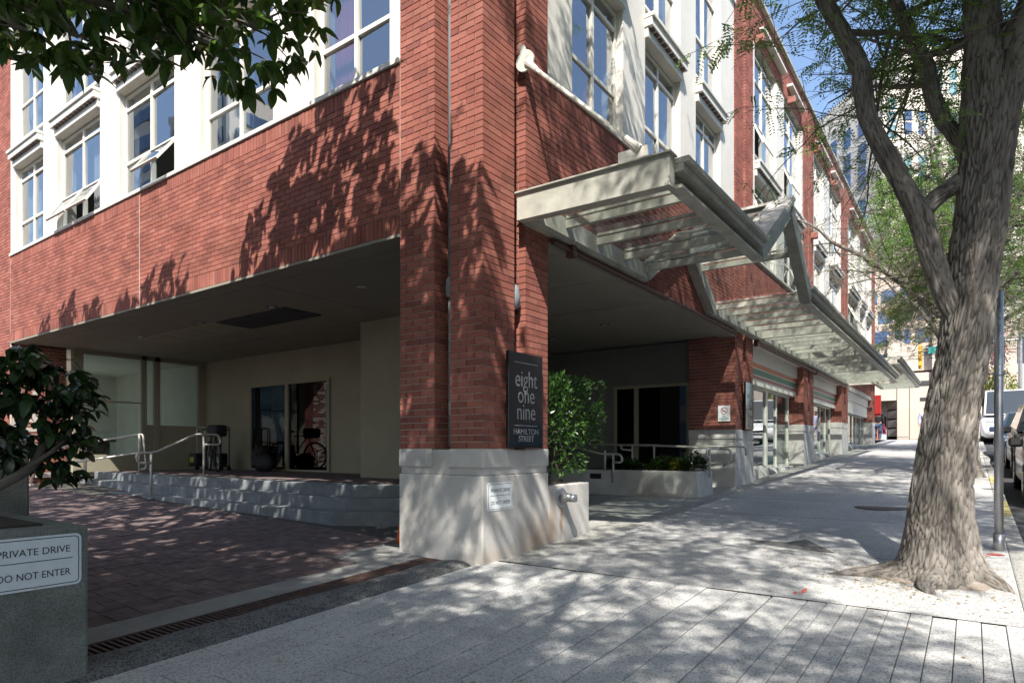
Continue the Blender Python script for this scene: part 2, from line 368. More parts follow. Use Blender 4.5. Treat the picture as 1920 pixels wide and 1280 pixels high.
# ================================================================== ground
def sheet(name, x0, x1, ys, zf, mat, dz=0., xs=None):
    b = MB(); xs = xs or [x0, x1]
    nx = len(xs)
    for y in ys:
        for x in xs: b.v.append((x, y, zf(x, y) + dz))
    for j in range(len(ys) - 1):
        for i in range(nx - 1): b.f.append((j * nx + i, j * nx + i + 1, (j + 1) * nx + i + 1, (j + 1) * nx + i))
    return struct(b.build(name, mat))
far_ys = [-900, -300, -100, -40, -20, -10, -5, 0, 5, 10, 20, 30, 38, 60, 100, 300, 900]
sheet("ground", -900, 900, far_ys, lambda x, y: G(y) - .35, m_asph)
ws = [-40, -20, -10, -6, -4, -2, -1, 0, .25, 1, 2, 4, 6, 8, 12, 16, 20, 26, 32, 36.5]
sheet("sidewalk", -.08, 4.12, ws[8:], lambda x, y: G(y), m_walk)
sheet("sidewalk", -.08, 4.12, [-40, -20, -10, -6.05], lambda x, y: G(y), m_walk)
sheet("crossing_bed", -.12, 4.12, [-6.05, -4, -2, 0, .25], lambda x, y: G(y), m_joint, -.018)
sheet("walkway", -5.2, -.08, [1.0, 2, 4, 6, 8, 8.4], lambda x, y: G(y), m_walk2, -.004)
sheet("sidewalk_border", -.08, .34, [.25, 2, 4, 6, 8, 12, 16, 20, 26, 32], lambda x, y: G(y), m_walk2, .004)
rd = sheet("road", 4.27, 15, ws + [60, 120, 300], lambda x, y: G(y) - .13, m_asph)
sheet("cross_street", -60, 60, [36.5, 38, 44.2], lambda x, y: G(y) - .02, m_asph)
kb = MB()
for y0, y1 in zip(ws[:-1], ws[1:]):
    n = max(1, int((y1 - y0) / 1.5))
    for i in range(n):
        a = y0 + (y1 - y0) * i / n; c = y0 + (y1 - y0) * (i + 1) / n - .012
        kb.hexa([(4.12, a, G(a) - .3), (4.29, a, G(a) - .3), (4.29, c, G(c) - .3), (4.12, c, G(c) - .3), (4.12, a, G(a) + .003), (4.27, a, G(a) + .003), (4.27, c, G(c) + .003), (4.12, c, G(c) + .003)])
struct(kb.build("kerb", m_walk2, bevel=.015))
yl = MB()
for a, c in ((5.6, 7.4), (10.5, 12)):
    yl.face([(4.13, a, G(a) + .008), (4.26, a, G(a) + .008), (4.26, c, G(c) + .008), (4.13, c, G(c) + .008)])
struct(yl.build("kerb_marking", m_yline))
sheet("far_sidewalk", 15, 19, ws + [60, 120], lambda x, y: G(y), m_walk)
# score joints of the far walk as narrow recess lines: slabs laid on the bed
jb = MB()
for y in (2.05, 4.45, 6.4, 8.9, 11.4, 13.9, 16.4, 18.9, 21.4, 23.9, 26.4):
    jb.box(.36, 4.1, y - .004, y + .004, G(y) - .02, G(y) + .003)
struct(jb.build("sidewalk_joint", m_gutter))

# exposed aggregate strips of the driveway crossing: one slab each
strip_bed = bpy.data.objects.new("driveway_crossing", None); C.objects.link(strip_bed); struct(strip_bed)
x = -.08; i = 0
while x < 4.1:
    wd = rnd.choice((.235, .25, .245)) if x < 2.7 else rnd.choice((.125, .13))
    x1 = min(x + wd, 4.12)
    cuts = [-6.05, -4.9 + rnd.uniform(-.5, .5), -2.6 + rnd.uniform(-.6, .6), .25 + rnd.uniform(-.03, .0)]
    for a, c in zip(cuts[:-1], cuts[1:]):
        b = MB(); g = .005 if x < 2.7 else .0022; h = rnd.uniform(-.0015, .0015)
        b.hexa([(x + g, a + g, G(a) - .05), (x1 - g, a + g, G(a) - .05), (x1 - g, c - g, G(c) - .05), (x + g, c - g, G(c) - .05),
                (x + g, a + g, G(a) + h), (x1 - g, a + g, G(a) + h), (x1 - g, c - g, G(c) + h), (x + g, c - g, G(c) + h)])
        b.build("paving_strip", m_strip, strip_bed, bevel=.004)
    x = x1

# driveway
dys = [-12, -8, -5, -3.5, -2, -1, -.02, .3, 1.3, 3.2]
sheet("driveway_bed", -16, -.5, dys, DR, m_joint, -.02, xs=[-16, -12, -9, -7, -5, -4, -3, -2, -1.3, -.6, -.46])
sheet("driveway_margin", -1.08, -.77, dys, DR, m_gutter, .0, xs=[-1.1, -.77])
sheet("driveway_apron", -1.5, -1.1, [-.62, -.3, 0, .3, 1.2], DR, m_gutter, .003, xs=[-1.55, -1.1])
drive = bpy.data.objects.new("driveway", None); C.objects.link(drive); struct(drive)
pav = []
xx = -1.105
mod = .2
nx_ = int(11.6 / mod)
for i in range(nx_):
    for j in range(int(5.4 / mod)):
        x1 = xx - i * mod; x0 = x1 - mod; y0 = -4.8 + j * mod; y1 = y0 + mod
        if y1 > .55 and x1 > -8.2: continue
        if x0 < -9.2 and y1 > .4: continue
        if y0 > -.62 and x1 > -1.5: continue
        if (i + j) % 2:
            pav += [(x0, x0 + mod / 2, y0, y1), (x0 + mod / 2, x1, y0, y1)]
        else:
            pav += [(x0, x1, y0, y0 + mod / 2), (x0, x1, y0 + mod / 2, y1)]
def seen(p):
    dx = p[0] - CAM[0]; dy = p[1] - CAM[1]; d = -.5842 * dx + .8116 * dy; l = .8116 * dx + .5842 * dy
    if d < .3: return 0
    px = 960 + 1198 * l / d; py = 842 - 1198 * (p[2] - CAM[2]) / d
    return (1 / d if (0 < px < 1920 and 0 < py < 1280) else 0)
def drive_blocked(p):
    dx = p[0] - CAM[0]; dy = p[1] - CAM[1]; d = -.5842 * dx + .8116 * dy; l = .8116 * dx + .5842 * dy
    return d > .3 and 960 + 1198 * l / d < 150
pav.sort(key=lambda q: -(0 if drive_blocked((q[0], q[2], 0)) else seen(((q[0] + q[1]) / 2, (q[2] + q[3]) / 2, 0))))
pb = MB()
for k, (x0, x1, y0, y1) in enumerate(pav):
    g = .003; h = rnd.uniform(-.003, .003); tx = rnd.uniform(-.002, .002)
    b = pb if k >= 300 else MB()
    b.hexa([(x0 + g, y0 + g, DR(x0, y0) - .06), (x1 - g, y0 + g, DR(x1, y0) - .06), (x1 - g, y1 - g, DR(x1, y1) - .06), (x0 + g, y1 - g, DR(x0, y1) - .06),
            (x0 + g, y0 + g, DR(x0, y0) + h), (x1 - g, y0 + g, DR(x1, y0) + h + tx), (x1 - g, y1 - g, DR(x1, y1) + h + tx), (x0 + g, y1 - g, DR(x0, y1) + h)])
    if k < 300: b.build("paver", m_paver, drive)
stuff(pb.build("paver_field", m_paver, drive))

# trench drain
td = thing("trench_drain", "rusty slotted drain grate set along the asphalt hump", "drain", (-.63, -1.7, -.08))
b = MB()
for xa, xb in ((-.765, -.745), (-.515, -.495)):
    b.hexa([(xa, -3.9, G(-3.9) - .03), (xb, -3.9, G(-3.9) - .03), (xb, -.02, -.03), (xa, -.02, -.03), (xa, -3.9, G(-3.9) + .006), (xb, -3.9, G(-3.9) + .006), (xb, -.02, .006), (xa, -.02, .006)])
b.build("grate_frame", m_rust, td)
b = MB(); b.hexa([(-.745, -3.9, G(-3.9) - .2), (-.515, -3.9, G(-3.9) - .2), (-.515, -.02, -.2), (-.745, -.02, -.2), (-.745, -3.9, G(-3.9) - .12), (-.515, -3.9, G(-3.9) - .12), (-.515, -.02, -.12), (-.745, -.02, -.12)])
b.build("channel", m_black, td)
y = -3.88
gm = MB(); gm.box(-.115, .115, -.0105, .0105, -.014, .002); gme = gm.mesh("grate_bar", m_rust)
while y < -.78:
    inst("grate_bar", gme, td, (-.63, y, G(y) + .002)); y += .042
b = MB(); b.hexa([(-.745, -.77, G(-.77) - .02), (-.515, -.77, G(-.77) - .02), (-.515, -.02, -.02), (-.745, -.02, -.02), (-.745, -.77, G(-.77) + .004), (-.515, -.77, G(-.77) + .004), (-.515, -.02, .004), (-.745, -.02, .004)])
for k in range(17):
    yy = -.74 + k * .043
    b.box(-.735, -.525, yy, yy + .02, G(yy), G(yy) + .012)
b.build("cover_plate", m_rust, td)
# asphalt hump
b = MB(); ny = 60; prof = [(-.49, 0), (-.47, .045), (-.42, .085), (-.34, .105), (-.26, .10), (-.19, .075), (-.13, .03), (-.09, -.02)]
for j in range(ny):
    yy = -3.95 + 4.0 * j / (ny - 1); e = min(1, max(0, (.05 - yy) / .22)) ** .5
    for (xq, h) in prof:
        h *= .5; nz = mnoise.noise((xq * 6, yy * 3, 1)) * .012; xo = mnoise.noise((0, yy * 2.2, 5 + (xq > -.2))) * .035
        b.v.append((-.28 + (xq + .28) * (.35 + .65 * e) + xo * (1 if abs(xq + .28) > .1 else .3), yy, G(yy) + (h + nz * (h > .01)) * e - .004))
for j in range(ny - 1):
    for i in range(7): q = j * 8 + i; b.f.append((q, q + 1, q + 9, q + 8))
tag(b.build("asphalt_hump", m_berm, smooth=True), "speckled dark asphalt hump running beside the drain grate", "kerb ramp")

# manhole, patch, spray marks, tree pit
mh = thing("manhole", "round dark iron manhole cover set in the sidewalk", "manhole", (2.75, 5.9, G(5.9)))
b = MB(); b.lathe([(.34, -.02), (.34, .004), (.30, .006)], 28, Matrix.Translation((2.75, 5.9, G(5.9)))); b.build("rim", m_iron, mh)
b = MB(); b.lathe([(.29, -.02), (.29, .005)], 28, Matrix.Translation((2.75, 5.9, G(5.9)))); b.build("lid", m_iron, mh)
b = MB(); b.face([(1.75, 2.5, G(2.5) + .004), (2.2, 2.2, G(2.2) + .004), (2.75, 2.12, G(2.12) + .004), (2.55, 2.45, G(2.45) + .004), (2.35, 2.78, G(2.78) + .004), (2.2, 2.5, G(2.5) + .004)])
struct(b.build("asphalt_patch", m_patch))
def blot(name, cx, cy, rx, ry, mat, seed, z=.006, n=14, ang=0):
    r = random.Random(seed); b = MB(); pts = []
    for k in range(n):
        t = 2 * PI * k / n; q = r.uniform(.5, 1.1); dx = rx * q * math.cos(t); dy = ry * q * math.sin(t)
        px = cx + dx * math.cos(ang) - dy * math.sin(ang); py = cy + dx * math.sin(ang) + dy * math.cos(ang)
        pts.append((px, py, G(py) + z))
    b.face(pts); return struct(b.build(name, mat))
blot("paint_mark", 2.78, .50, .02, .10, m_paintr, 3); blot("paint_mark", 2.74, .40, .015, .05, m_paintr, 4)
blot("paint_mark", 4.02, 2.72, .08, .05, m_paintr, 5); blot("paint_mark", 3.92, 2.6, .07, .03, m_paintr, 8)

# ================================================================== brickwork
CH = .0677; BL = .203
class Wall:
    def __init__(s): s.br = []
    def lay(s, fr, u0, u1, z0, n, nf=0., offs=(0, .1015), dep=.09):
        for k in range(n):
            z = z0 + k * CH; u = u0; first = True; o = offs[k % 2]
            while u < u1 - .004:
                L = BL if not (first and o) else o
                first = False
                e = min(u + L, u1)
                if u1 - e < .045: e = u1
                s.br.append((fr, u + .0045, e - .0055, nf - dep, nf + rnd.uniform(-.0012, .0018), z + .005, z + CH - .005))
                u = e
        return s
    def face_corner(s, frA, a1, frB, b1, z0, n, nA=0., nB=0.):
        """quoin: faces A and B meet at u=0 of both"""
        for k in range(n):
            z = z0 + k * CH
            A0, B0 = (0, .1) if k % 2 == 0 else (.1, 0)
            for fr, st, en in ((frA, A0, a1), (frB, B0, b1)):
                u = st; L0 = BL
                while u < en - .004:
                    e = min(u + L0, en)
                    if en - e < .045: e = en
                    s.br.append((fr, u + (.0045 if u > .01 else 0), e - .0055, -.094, rnd.uniform(-.001, .0016), z + .005, z + CH - .005)); u = e
        return s
    def soldier(s, fr, u0, u1, z0, z1, nf=0.):
        u = u0
        while u < u1 - .02:
            e = min(u + CH, u1); s.br.append((fr, u + .004, e - .005, nf - .09, nf + rnd.uniform(-.001, .003), z0 + .005, z1 - .005)); u = e
        return s
BW = {}
def dims(t): return round(t[2] - t[1], 3), round(t[6] - t[5], 3)

bld = thing("brick_building", "red brick building with white window bays above an open corner porch", "building", (-4, 4, 0))
walls = {}
def wall(name):
    walls.setdefault(name, Wall()); return walls[name]

# --- corner pier
ZB = 1.125; NP = 145
P = wall("pier")
def fA(u, n, z): return (-u, -n, z)
P.face_corner(fL, .42, fR, .53, ZB, NP)
def fSideB(u, n, z): return (-.63 + n, u, z)      # groove side facing street
def fSideR(u, n, z): return (-u, .73 - n, z)      # groove side facing driveway
def fLb(u, n, z): return (-.63 - u, -n, z)
def fRb(u, n, z): return (n, .73 + u, z)
P.face_corner(fLb, .50, fSideB, .25, ZB, NP)
P.face_corner(fSideR, .25, fRb, .44, ZB, NP)
P.lay(fL, .42, .63, ZB, NP, -.25).lay(fR, .53, .73, ZB, NP, -.25)
pm = MB()
ZT = ZB + NP * CH
for (u0, u1, y0, y1) in ((.012, .415, .012, .525), (.642, 1.13, .012, 1.17), (.012, 1.13, .742, 1.17), (.27, .66, .27, .76)):
    pm.box(-u1, -u0, y0, y1, ZB, ZT)
pier = pm.build("pier", m_mortar, bld)
b = MB()
b.box(-1.135, .006, -.006, 1.175, -.3, .86)
b.box(-1.12, -.01, .01, 1.165, .86, 1.118)
for (u0, u1) in ((-.006, .44), (.66, 1.137)): b.box(-u1, -u0, -.008, .2, .935, 1.124)
for (y0, y1) in ((-.008, .50), (.74, 1.178)): b.box(-.2, .008, y0 + (.001 if y0 < 0 else 0), y1, .936, 1.1245)
b.box(-1.1365, -.9, .15, 1.17, .935, 1.1235); b.box(-1.0, -.1, .9, 1.1775, .935, 1.123)
b.build("plinth", m_conc, bld, bevel=.012)
# downpipe
b = MB(); b.tube([(-.535, .17, 2.72), (-.535, .17, 6), (-.535, .17, 11)], .048, 12); b.tube([(-.535, .17, 1.15), (-.535, .17, 2.7)], .044, 12)
b.lathe([(.045, -.10), (.06, -.08), (.066, 0), (.058, .08), (.046, .11)], 12, Matrix.Translation((-.53, .15, 2.78)))
b.build("downpipe", m_pipe, bld, smooth=True)
b = MB(); b.lathe([(.03, -.13), (.085, -.1), (.09, 0), (.075, .10), (.05, .13)], 12, Matrix.Translation((-.10, .62, 2.72))); b.tube([(-.15, .63, 2.8), (-.15, .63, 11)], .05, 10)
b.build("downpipe", m_pipe, bld, smooth=True)

# --- spandrel on driveway front
S = wall("spandrel")
S.soldier(fL, 1.137, 7.05, 3.43, 3.632).soldier(fL, 7.068, 12.945, 3.43, 3.632)
S.lay(fL, 1.137, 7.05, 3.632, 21).lay(fL, 7.068, 12.945, 3.632, 21)
S.soldier(fL, 1.137, 7.05, 5.054, 5.252).soldier(fL, 7.068, 12.945, 5.054, 5.252)
b = MB(fL); b.box(1.13, 12.95, -.32, -.012, 3.432, 5.252); sp = b.build("wall", m_mortar, bld)
b = MB(fL); b.box(7.051, 7.066, -.03, -.004, 3.43, 5.25); b.box(12.946, 12.958, -.03, -.003, 0, 5.25); b.build("expansion_joint", m_white, bld)
# far pier of driveway front
Fp = wall("farpier"); Fp.lay(fL, 12.96, 13.6, .3, 46, -.0).lay(fL, 12.96, 15.6, .3 + 46 * CH, 114, -.0)
b = MB(fL); b.box(12.95, 13.6, -.5, -.012, 0, 3.43); b.box(12.95, 15.6, -.5, -.012, 3.432, 11.15); b.build("pier", m_mortar, bld)
def fRet(u, n, z): return (-12.95 + n, u, z)
Fp.lay(fRet, .0, 1.05, .3, 46)
b = MB(); b.box(-13.5, -12.962, .05, 1.06, 0, 3.43); b.build("return_wall", m_mortar, bld)

# --- street front spandrels + piers
R_ = wall("street")
R_.soldier(fR, 1.23, 8.06, 3.43, 3.632).lay(fR, 1.23, 8.06, 3.632, 21).soldier(fR, 1.23, 8.06, 5.054, 5.252)
b = MB(fR); b.box(1.175, 8.06, -.32, -.012, 3.432, 5.252); b.build("wall", m_mortar, bld)
R_.lay(fR, 1.172, 1.222, 3.43, 27)
b = MB(fR); b.box(1.222, 1.232, -.05, -.003, 3.43, 5.25); b.build("expansion_joint", m_brown, bld)
PIERS = [(8.11, 9.40, 1.52), (14.5, 15.9, 1.82), (20.95, 22.4, 2.1), (29.65, 30.75, 2.4)]
for k, (y0, y1, zb) in enumerate(PIERS):
    W_ = wall("streetpier"); n = int((11.0 - zb) / CH)
    yg0 = y0 + .5 * (y1 - y0) - .09; yg1 = yg0 + .18
    W_.lay(fR, y0, yg0, zb, n).lay(fR, yg1, y1, zb, n).lay(fR, yg0, yg1, zb, n, -.1)
    W_.lay((lambda yy: (lambda u, nn, z: (-u, yy - nn, z)))(yg1), 0.0, .1, zb, n, 0.)
    dp = .95 if k == 0 else .42
    fS = (lambda yy: (lambda u, nn, z: (-u, yy - nn, z)))(y0)
    W_.lay(fS, 0.0, dp, zb, n if k else n, 0.002)
    b = MB(fR); b.box(y0 + .012, y1 - .005, -max(dp, .4), -.11, zb, 11.0); b.box(y0 + .012, yg0, -.12, -.012, zb, 11.0); b.box(yg1 + .014, y1 - .005, -.12, -.012, zb, 11.0); b.build("pier", m_mortar, bld)
    gz = G(y0) - .2
    b = MB(fR); b.box(y0 - .005, y1 + .005, -dp - .005, .006, gz, zb - .265); b.box(y0 + .01, y1 - .01, -dp, -.01, zb - .265, zb - .006)
    for a, c in ((y0 - .007, yg0 - .03), (yg1 + .03, y1 + .007)): b.box(a, c, -.3, .008, zb - .19, zb - .001)
    b.box(y0 - .0075, y0 + .2, -dp * .52, -.001, zb - .191, zb - .0015); b.box(y0 - .0075, y0 + .2, -dp - .006, -dp * .62, zb - .191, zb - .0015)
    b.build("plinth", m_conc, bld, bevel=.01)
# parapets of the bays and spandrels above shops
BAYS = [(9.41, 14.49), (15.91, 20.94), (22.41, 29.64)]
for a, c in BAYS:
    W_ = wall("parapet"); W_.lay(fR, a, c, 10.1, 14, -.02)
    b = MB(fR); b.box(a, c, -.4, -.035, 10.1, 11.04); b.build("parapet", m_mortar, bld)
    b = MB(fR); b.box(a, c, -.4, -.035, 3.43, 5.25); b.build("wall", m_mortar, bld)
    W_.lay(fR, a, c, 3.6, 24, -.02)
b = MB(fR); b.box(8.0, 30.78, -.45, .06, 11.04, 11.12); b.build("coping", m_steel, bld)
b = MB(fL); b.box(1.13, 12.95, -.45, .02, 10.0, 11.12); b.build("cornice", m_white, bld)
b = MB(fR); b.box(1.17, 8.11, -.45, .02, 10.0, 11.12); b.build("cornice", m_white, bld)

# --- windows
def window(fr, u0, u1, z0, z1, bars, nf=-.12, fw=.055, opened=(), mull=True, bw=.05, glass=None):
    glass = glass or m_glassw
    b = MB(fr); d0, d1 = nf - .05, nf
    b.box(u0, u0 + fw, d0, d1, z0, z1); b.box(u1 - fw, u1, d0, d1, z0, z1)
    b.box(u0 + fw, u1 - fw, d0, d1 - .002, z0, z0 + fw); b.box(u0 + fw, u1 - fw, d0, d1 - .002, z1 - fw, z1)
    um = (u0 + u1) / 2
    if mull: b.box(um - fw / 2, um + fw / 2, d0 - .01, d1 + .006, z0 + fw, z1 - fw)
    zs = [z0 + fw] + list(bars) + [z1 - fw]
    for q in bars:
        b.box(u0 + fw, u1 - fw, d0 - .004, d1 + .003, q - bw / 2, q + bw / 2)
    wo = b.build("window", m_whitef, bld)
    cols = [(u0 + fw, um - fw / 2), (um + fw / 2, u1 - fw)] if mull else [(u0 + fw, u1 - fw)]
    for i in range(len(zs) - 1):
        a = zs[i] + (bw / 2 if i else 0); c = zs[i + 1] - (bw / 2 if i + 1 < len(zs) - 1 else 0)
        for j, (p, q) in enumerate(cols):
            if (i, j) in opened:
                # top-hung sash swung out
                sw = opened[(i, j)]; H_ = c - a; oy = math.sin(sw) * H_; dzz = math.cos(sw) * H_
                fb = MB(fr); t = .04
                def S_(uu, hh, nn=0): return (uu, nf + .02 + math.sin(sw) * hh + nn * math.cos(sw), c - math.cos(sw) * hh + nn * math.sin(sw))
                def slab(b_, ua, ub, h0, h1, th):
                    ps = [S_(ua, h0, -th), S_(ub, h0, -th), S_(ub, h1, -th), S_(ua, h1, -th), S_(ua, h0, th), S_(ub, h0, th), S_(ub, h1, th), S_(ua, h1, th)]
                    b_.hexa(ps)
                slab(fb, p, p + t, 0, H_, .018); slab(fb, q - t, q, 0, H_, .018); slab(fb, p + t, q - t, 0, t, .017); slab(fb, p + t, q - t, H_ - t, H_, .017)
                fb.build("sash", m_whitef, wo)
                pb_ = MB(fr); slab(pb_, p + t, q - t, t, H_ - t, .003); pb_.build("pane", glass, wo)
            else:
                ti, tj = rnd.uniform(-.008, .008), rnd.uniform(-.006, .006); n_ = nf - .03; pb_ = MB(fr); pb_.hexa([(p, n_ - ti - tj, a), (q, n_ + ti - tj, a), (q, n_ + .005 + ti - tj, a), (p, n_ + .005 - ti - tj, a), (p, n_ - ti + tj, c), (q, n_ + ti + tj, c), (q, n_ + .005 + ti + tj, c), (p, n_ + .005 - ti + tj, c)]); pb_.build("pane", glass, wo)
    return wo
LOW = (5.93, 6.83); UPB = (7.73, 8.42, 9.4)
LW = [(1.31, 2.62, ()), (3.45, 5.22, ()), (5.97, 7.82, {(0, 0): .62}), (8.56, 10.45, {(0, 0): .55, (0, 1): .55}), (11.15, 12.72, ())]
RWN = [(1.74, 3.1, ()), (3.83, 5.2, ()), (5.93, 7.25, {(0, 1): .4})]
R2 = [(9.6, 11.5, {(1, 0): .3}), (12.3, 14.3, {(0, 1): .45}), (16.1, 17.6, ()), (18.6, 20.8, {(0, 0): .5}), (22.6, 25.0, {(1, 0): .45, (1, 1): .4}), (25.8, 27.2, {(0, 0): .5}), (27.8, 29.5, ())]
def bay(fr, wins, lo, hi, up=True):
    cols = []; e = lo
    for (a, c, op) in wins:
        cols.append((e, a)); e = c
        window(fr, a, c, 5.31, 7.08, LOW, opened=op)
        window(fr, a, c, 7.46, 9.95, UPB, opened=({(1, 0): .4} if (fr is fR and 6 < a < 20) else ()))
    cols.append((e, hi))
    for a, c in cols:
        b = MB(fr); b.box(a, c, -.35, -.02, 5.30, 10.0); b.build("column", m_white, bld, bevel=.006)
    for (a, c, op) in wins:
        b = MB(fr); b.box(a - .03, c + .03, -.3, .10, 7.24, 7.40); b.box(a - .01, c + .01, -.3, .03, 7.10, 7.24); b.box(a - .04, c + .04, -.3, .13, 7.36, 7.42)
        b.build("ledge", m_white, bld, bevel=.006)
        b = MB(fr); n = int((c - a) / .15)
        for k in range(n): b.box(a + .04 + k * .15, a + .13 + k * .15, .02, .085, 7.222, 7.239)
        stuff(b.build("ledge_vent", m_brown, bld))
    b = MB(fr); b.box(lo, hi, -.3, .025, 5.252, 5.31); b.build("sill", m_white, bld, bevel=.005)
    b = MB(fr); b.box(lo, hi, -.5, -.19, 7.085, 7.45); b.build("spandrel_panel", m_white, bld)
bay(fL, LW, 1.135, 12.945)
bay(fR, RWN, 1.175, 8.1)
bay(fR, R2[:2], 9.41, 14.49); bay(fR, R2[2:4], 15.91, 20.94); bay(fR, R2[4:], 22.41, 29.64)
for (yy, zz) in ((15.5, 7.42), (15.9, 10.1), (18.9, 10.1), (12.6, 10.1), (9.6, 10.1)):
    b = MB(fR); b.box(yy, yy + .15, -.02, .18, zz - .12, zz + .06); b.build("lamp_box", m_terra, bld, bevel=.02)
b = MB(fR); b.box(18.5, 18.75, -.02, .24, 7.2, 7.5); b.build("lamp_box", m_white, bld, bevel=.02)
for a, c in ((9.9, 12.0), (12.6, 14.2), (16.3, 18.4), (18.9, 20.6), (23, 25), (26, 29)):
    b = MB(fR); b.box(a, c, -.02, .12, 10.42, 10.48); b.build("parapet_trim", m_white, bld)

# floors, interior
b = MB(); b.box(-12.9, -.35, .35, 30.6, 3.432, 3.5); b.box(-15, -.4, .4, 30.6, 7.12, 7.4); b.box(-15.6, -.36, .36, 30.7, 10.55, 10.95)
b.box(-15.6, -13, .5, 8, 3.5, 11); b.build("floor_slab", m_int, bld)
b = MB(); b.box(-14.9, -5.2, 5.2, 5.3, 3.5, 10.54); b.box(-5.3, -5.2, 5.3, 30.5, 3.5, 10.54); b.box(-5.2, -.4, 30.5, 30.6, 0, 10.54); b.build("interior_wall", m_int, bld)
for q in ((-5.2, -.5, 9.0, 9.1, 3.5, 10.5), (-5.2, -.5, 15.4, 15.5, 3.5, 10.5), (-5.2, -.5, 21.4, 21.5, 3.5, 10.5), (-9.0, -8.9, .5, 5.2, 3.5, 10.5)):
    b = MB(); b.box(*q); b.build("partition", m_int, bld)
def curtain(fr, u0, u1, z0, z1, n, mat):
    b = MB(fr); k = 26; prev = None
    for i in range(k + 1):
        u = u0 + (u1 - u0) * i / k; dn = .03 * math.sin(i * 1.7)
        b.v += [fr(u, n + dn, z0), fr(u, n + dn, z1)]
        if i: q = 2 * i; b.f.append((q - 2, q, q + 1, q - 1))
    b.build("curtain", mat, bld)
curtain(fL, 2.2, 2.55, 5.35, 9.9, -.3, m_curt); curtain(fL, 4.4, 5.1, 5.35, 7.0, -.35, m_curtg); curtain(fL, 8.8, 9.5, 5.35, 7, -.3, m_curtg); curtain(fL, 11.9, 12.6, 5.35, 9.8, -.3, m_curtg)
curtain(fR, 2.75, 3.0, 5.35, 7.0, -.45, m_curt); curtain(fR, 4.8, 5.1, 5.35, 7, -.45, m_curtg); curtain(fR, 6.6, 7.1, 5.35, 9.9, -.3, m_curtg); curtain(fR, 4.7, 5.1, 7.5, 9.9, -.3, m_curtg)

# --- porch: soffit, walls, platform
b = MB(); b.box(-12.95, -.33, .325, 8.1, 3.40, 3.43); b.build("soffit", m_soffit, bld)
b = MB(); b.box(-4.17, -4.155, .33, 8.1, 3.396, 3.402); b.box(-12.9, -.4, 2.85, 2.865, 3.396, 3.402); b.box(-4.1, -.35, 4.43, 4.445, 3.396, 3.402); b.build("soffit_seam", m_dkwall, bld)
b = MB(fR); b.box(1.18, 8.05, -.3, .012, 3.36, 3.428); b.build("lintel", m_soffit, bld)
b = MB(fL); b.box(1.14, 12.94, -.3, .004, 3.395, 3.428); b.build("lintel", m_soffit, bld)
for k in range(5):
    b = MB(); x0 = -5.1 - k * 1.03; b.box(x0 - 1.0, x0, 1.33, 2.05, 3.378, 3.40)
    o = b.build("soffit_panel", m_inwall if k > 1 else m_intdk, bld, bevel=.004)
    if k < 2:
        for q in range(12):
            v = MB(); v.box(x0 - .97, x0 - .03, 1.36 + q * .056, 1.385 + q * .056, 3.368, 3.3775); v.build("vent_slat", m_intdk, o)
for (x_, y_) in ((-3.09, 1.17), (-5.24, 1.2), (-7.38, 1.17), (-9.79, 1.28), (-3.17, 6.34), (-1.6, 5.6), (-1.5, 2.6)):
    b = MB(); b.lathe([(.085, -.012), (.085, .0), (.06, .0)], 18, Matrix.Translation((x_, y_, 3.40))); o = b.build("downlight", m_chrome, bld)
    b = MB(); b.lathe([(.055, -.006), (.045, .03)], 14, Matrix.Translation((x_, y_, 3.388))); b.build("lens", m_lamp, o)
PZ = .61
# platform walls
b = MB(); b.box(-12.6, -10.56, 4.15, 4.4, 0, 3.40); b.box(-7.5, -5.1, 4.15, 4.4, 0, 3.40); b.box(-10.56, -7.5, 4.15, 4.4, 2.68, 3.40); b.box(-5.1, -3.3, 2.9, 4.4, 0, 3.40); b.box(-5.1, -4.75, 4.4, 8.4, 0, 3.40)
b.build("porch_wall", m_inwall, bld)
b = MB(); b.box(-4.75, -2.75, 8.3, 8.6, 0, 3.40); b.box(-2.75, -.95, 8.3, 8.6, 2.53, 3.40); b.box(-2.75, -.95, 8.3, 8.6, 0, .75); b.build("porch_wall", m_dkwall, bld)
b = MB()
for a, c in ((-2.75, -2.69), (-2.26, -2.16), (-1.06, -.98)): b.box(a, c, 8.26, 8.34, .75, 2.53)
b.box(-2.69, -1.06, 8.265, 8.335, 2.47, 2.53); b.box(-2.69, -1.06, 8.265, 8.335, .75, .8)
wo = b.build("window", m_inwall, bld)
for a, c in ((-2.69, -2.26), (-2.16, -1.06)):
    b = MB(); b.box(a, c, 8.30, 8.306, .8, 2.47); b.build("pane", m_glassd, wo)
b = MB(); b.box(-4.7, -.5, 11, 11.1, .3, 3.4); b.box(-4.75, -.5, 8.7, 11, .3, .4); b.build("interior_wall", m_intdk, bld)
# entrance doors
b = MB()
for a, c in ((-10.56, -10.48), (-9.1, -8.98), (-7.58, -7.5)): b.box(a, c, 4.1, 4.2, PZ, 2.68)
b.box(-10.48, -7.58, 4.105, 4.195, 2.62, 2.68); b.box(-10.48, -7.58, 4.105, 4.195, PZ, PZ + .05)
do = b.build("door", m_inwall, bld)
for a, c in ((-10.48, -9.1), (-8.98, -7.58)):
    b = MB(); b.box(a, c, 4.145, 4.152, PZ + .05, 2.62); b.build("pane", m_glassd, do)
b = MB(); b.box(-7.72, -7.62, 4.138, 4.142, 2.44, 2.58); b.build("access_sticker", m_letter, do)
b = MB(); b.box(-10.9, -7.2, 6.6, 6.7, .4, 3.4); b.box(-10.9, -7.2, 4.45, 6.6, .5, .6); b.box(-11.0, -10.9, 4.41, 6.7, .4, 3.42); b.box(-7.2, -7.1, 4.41, 6.7, .4, 3.42); b.box(-10.9, -7.2, 4.41, 6.6, 3.38, 3.425); b.build("interior_wall", m_intdk, bld)
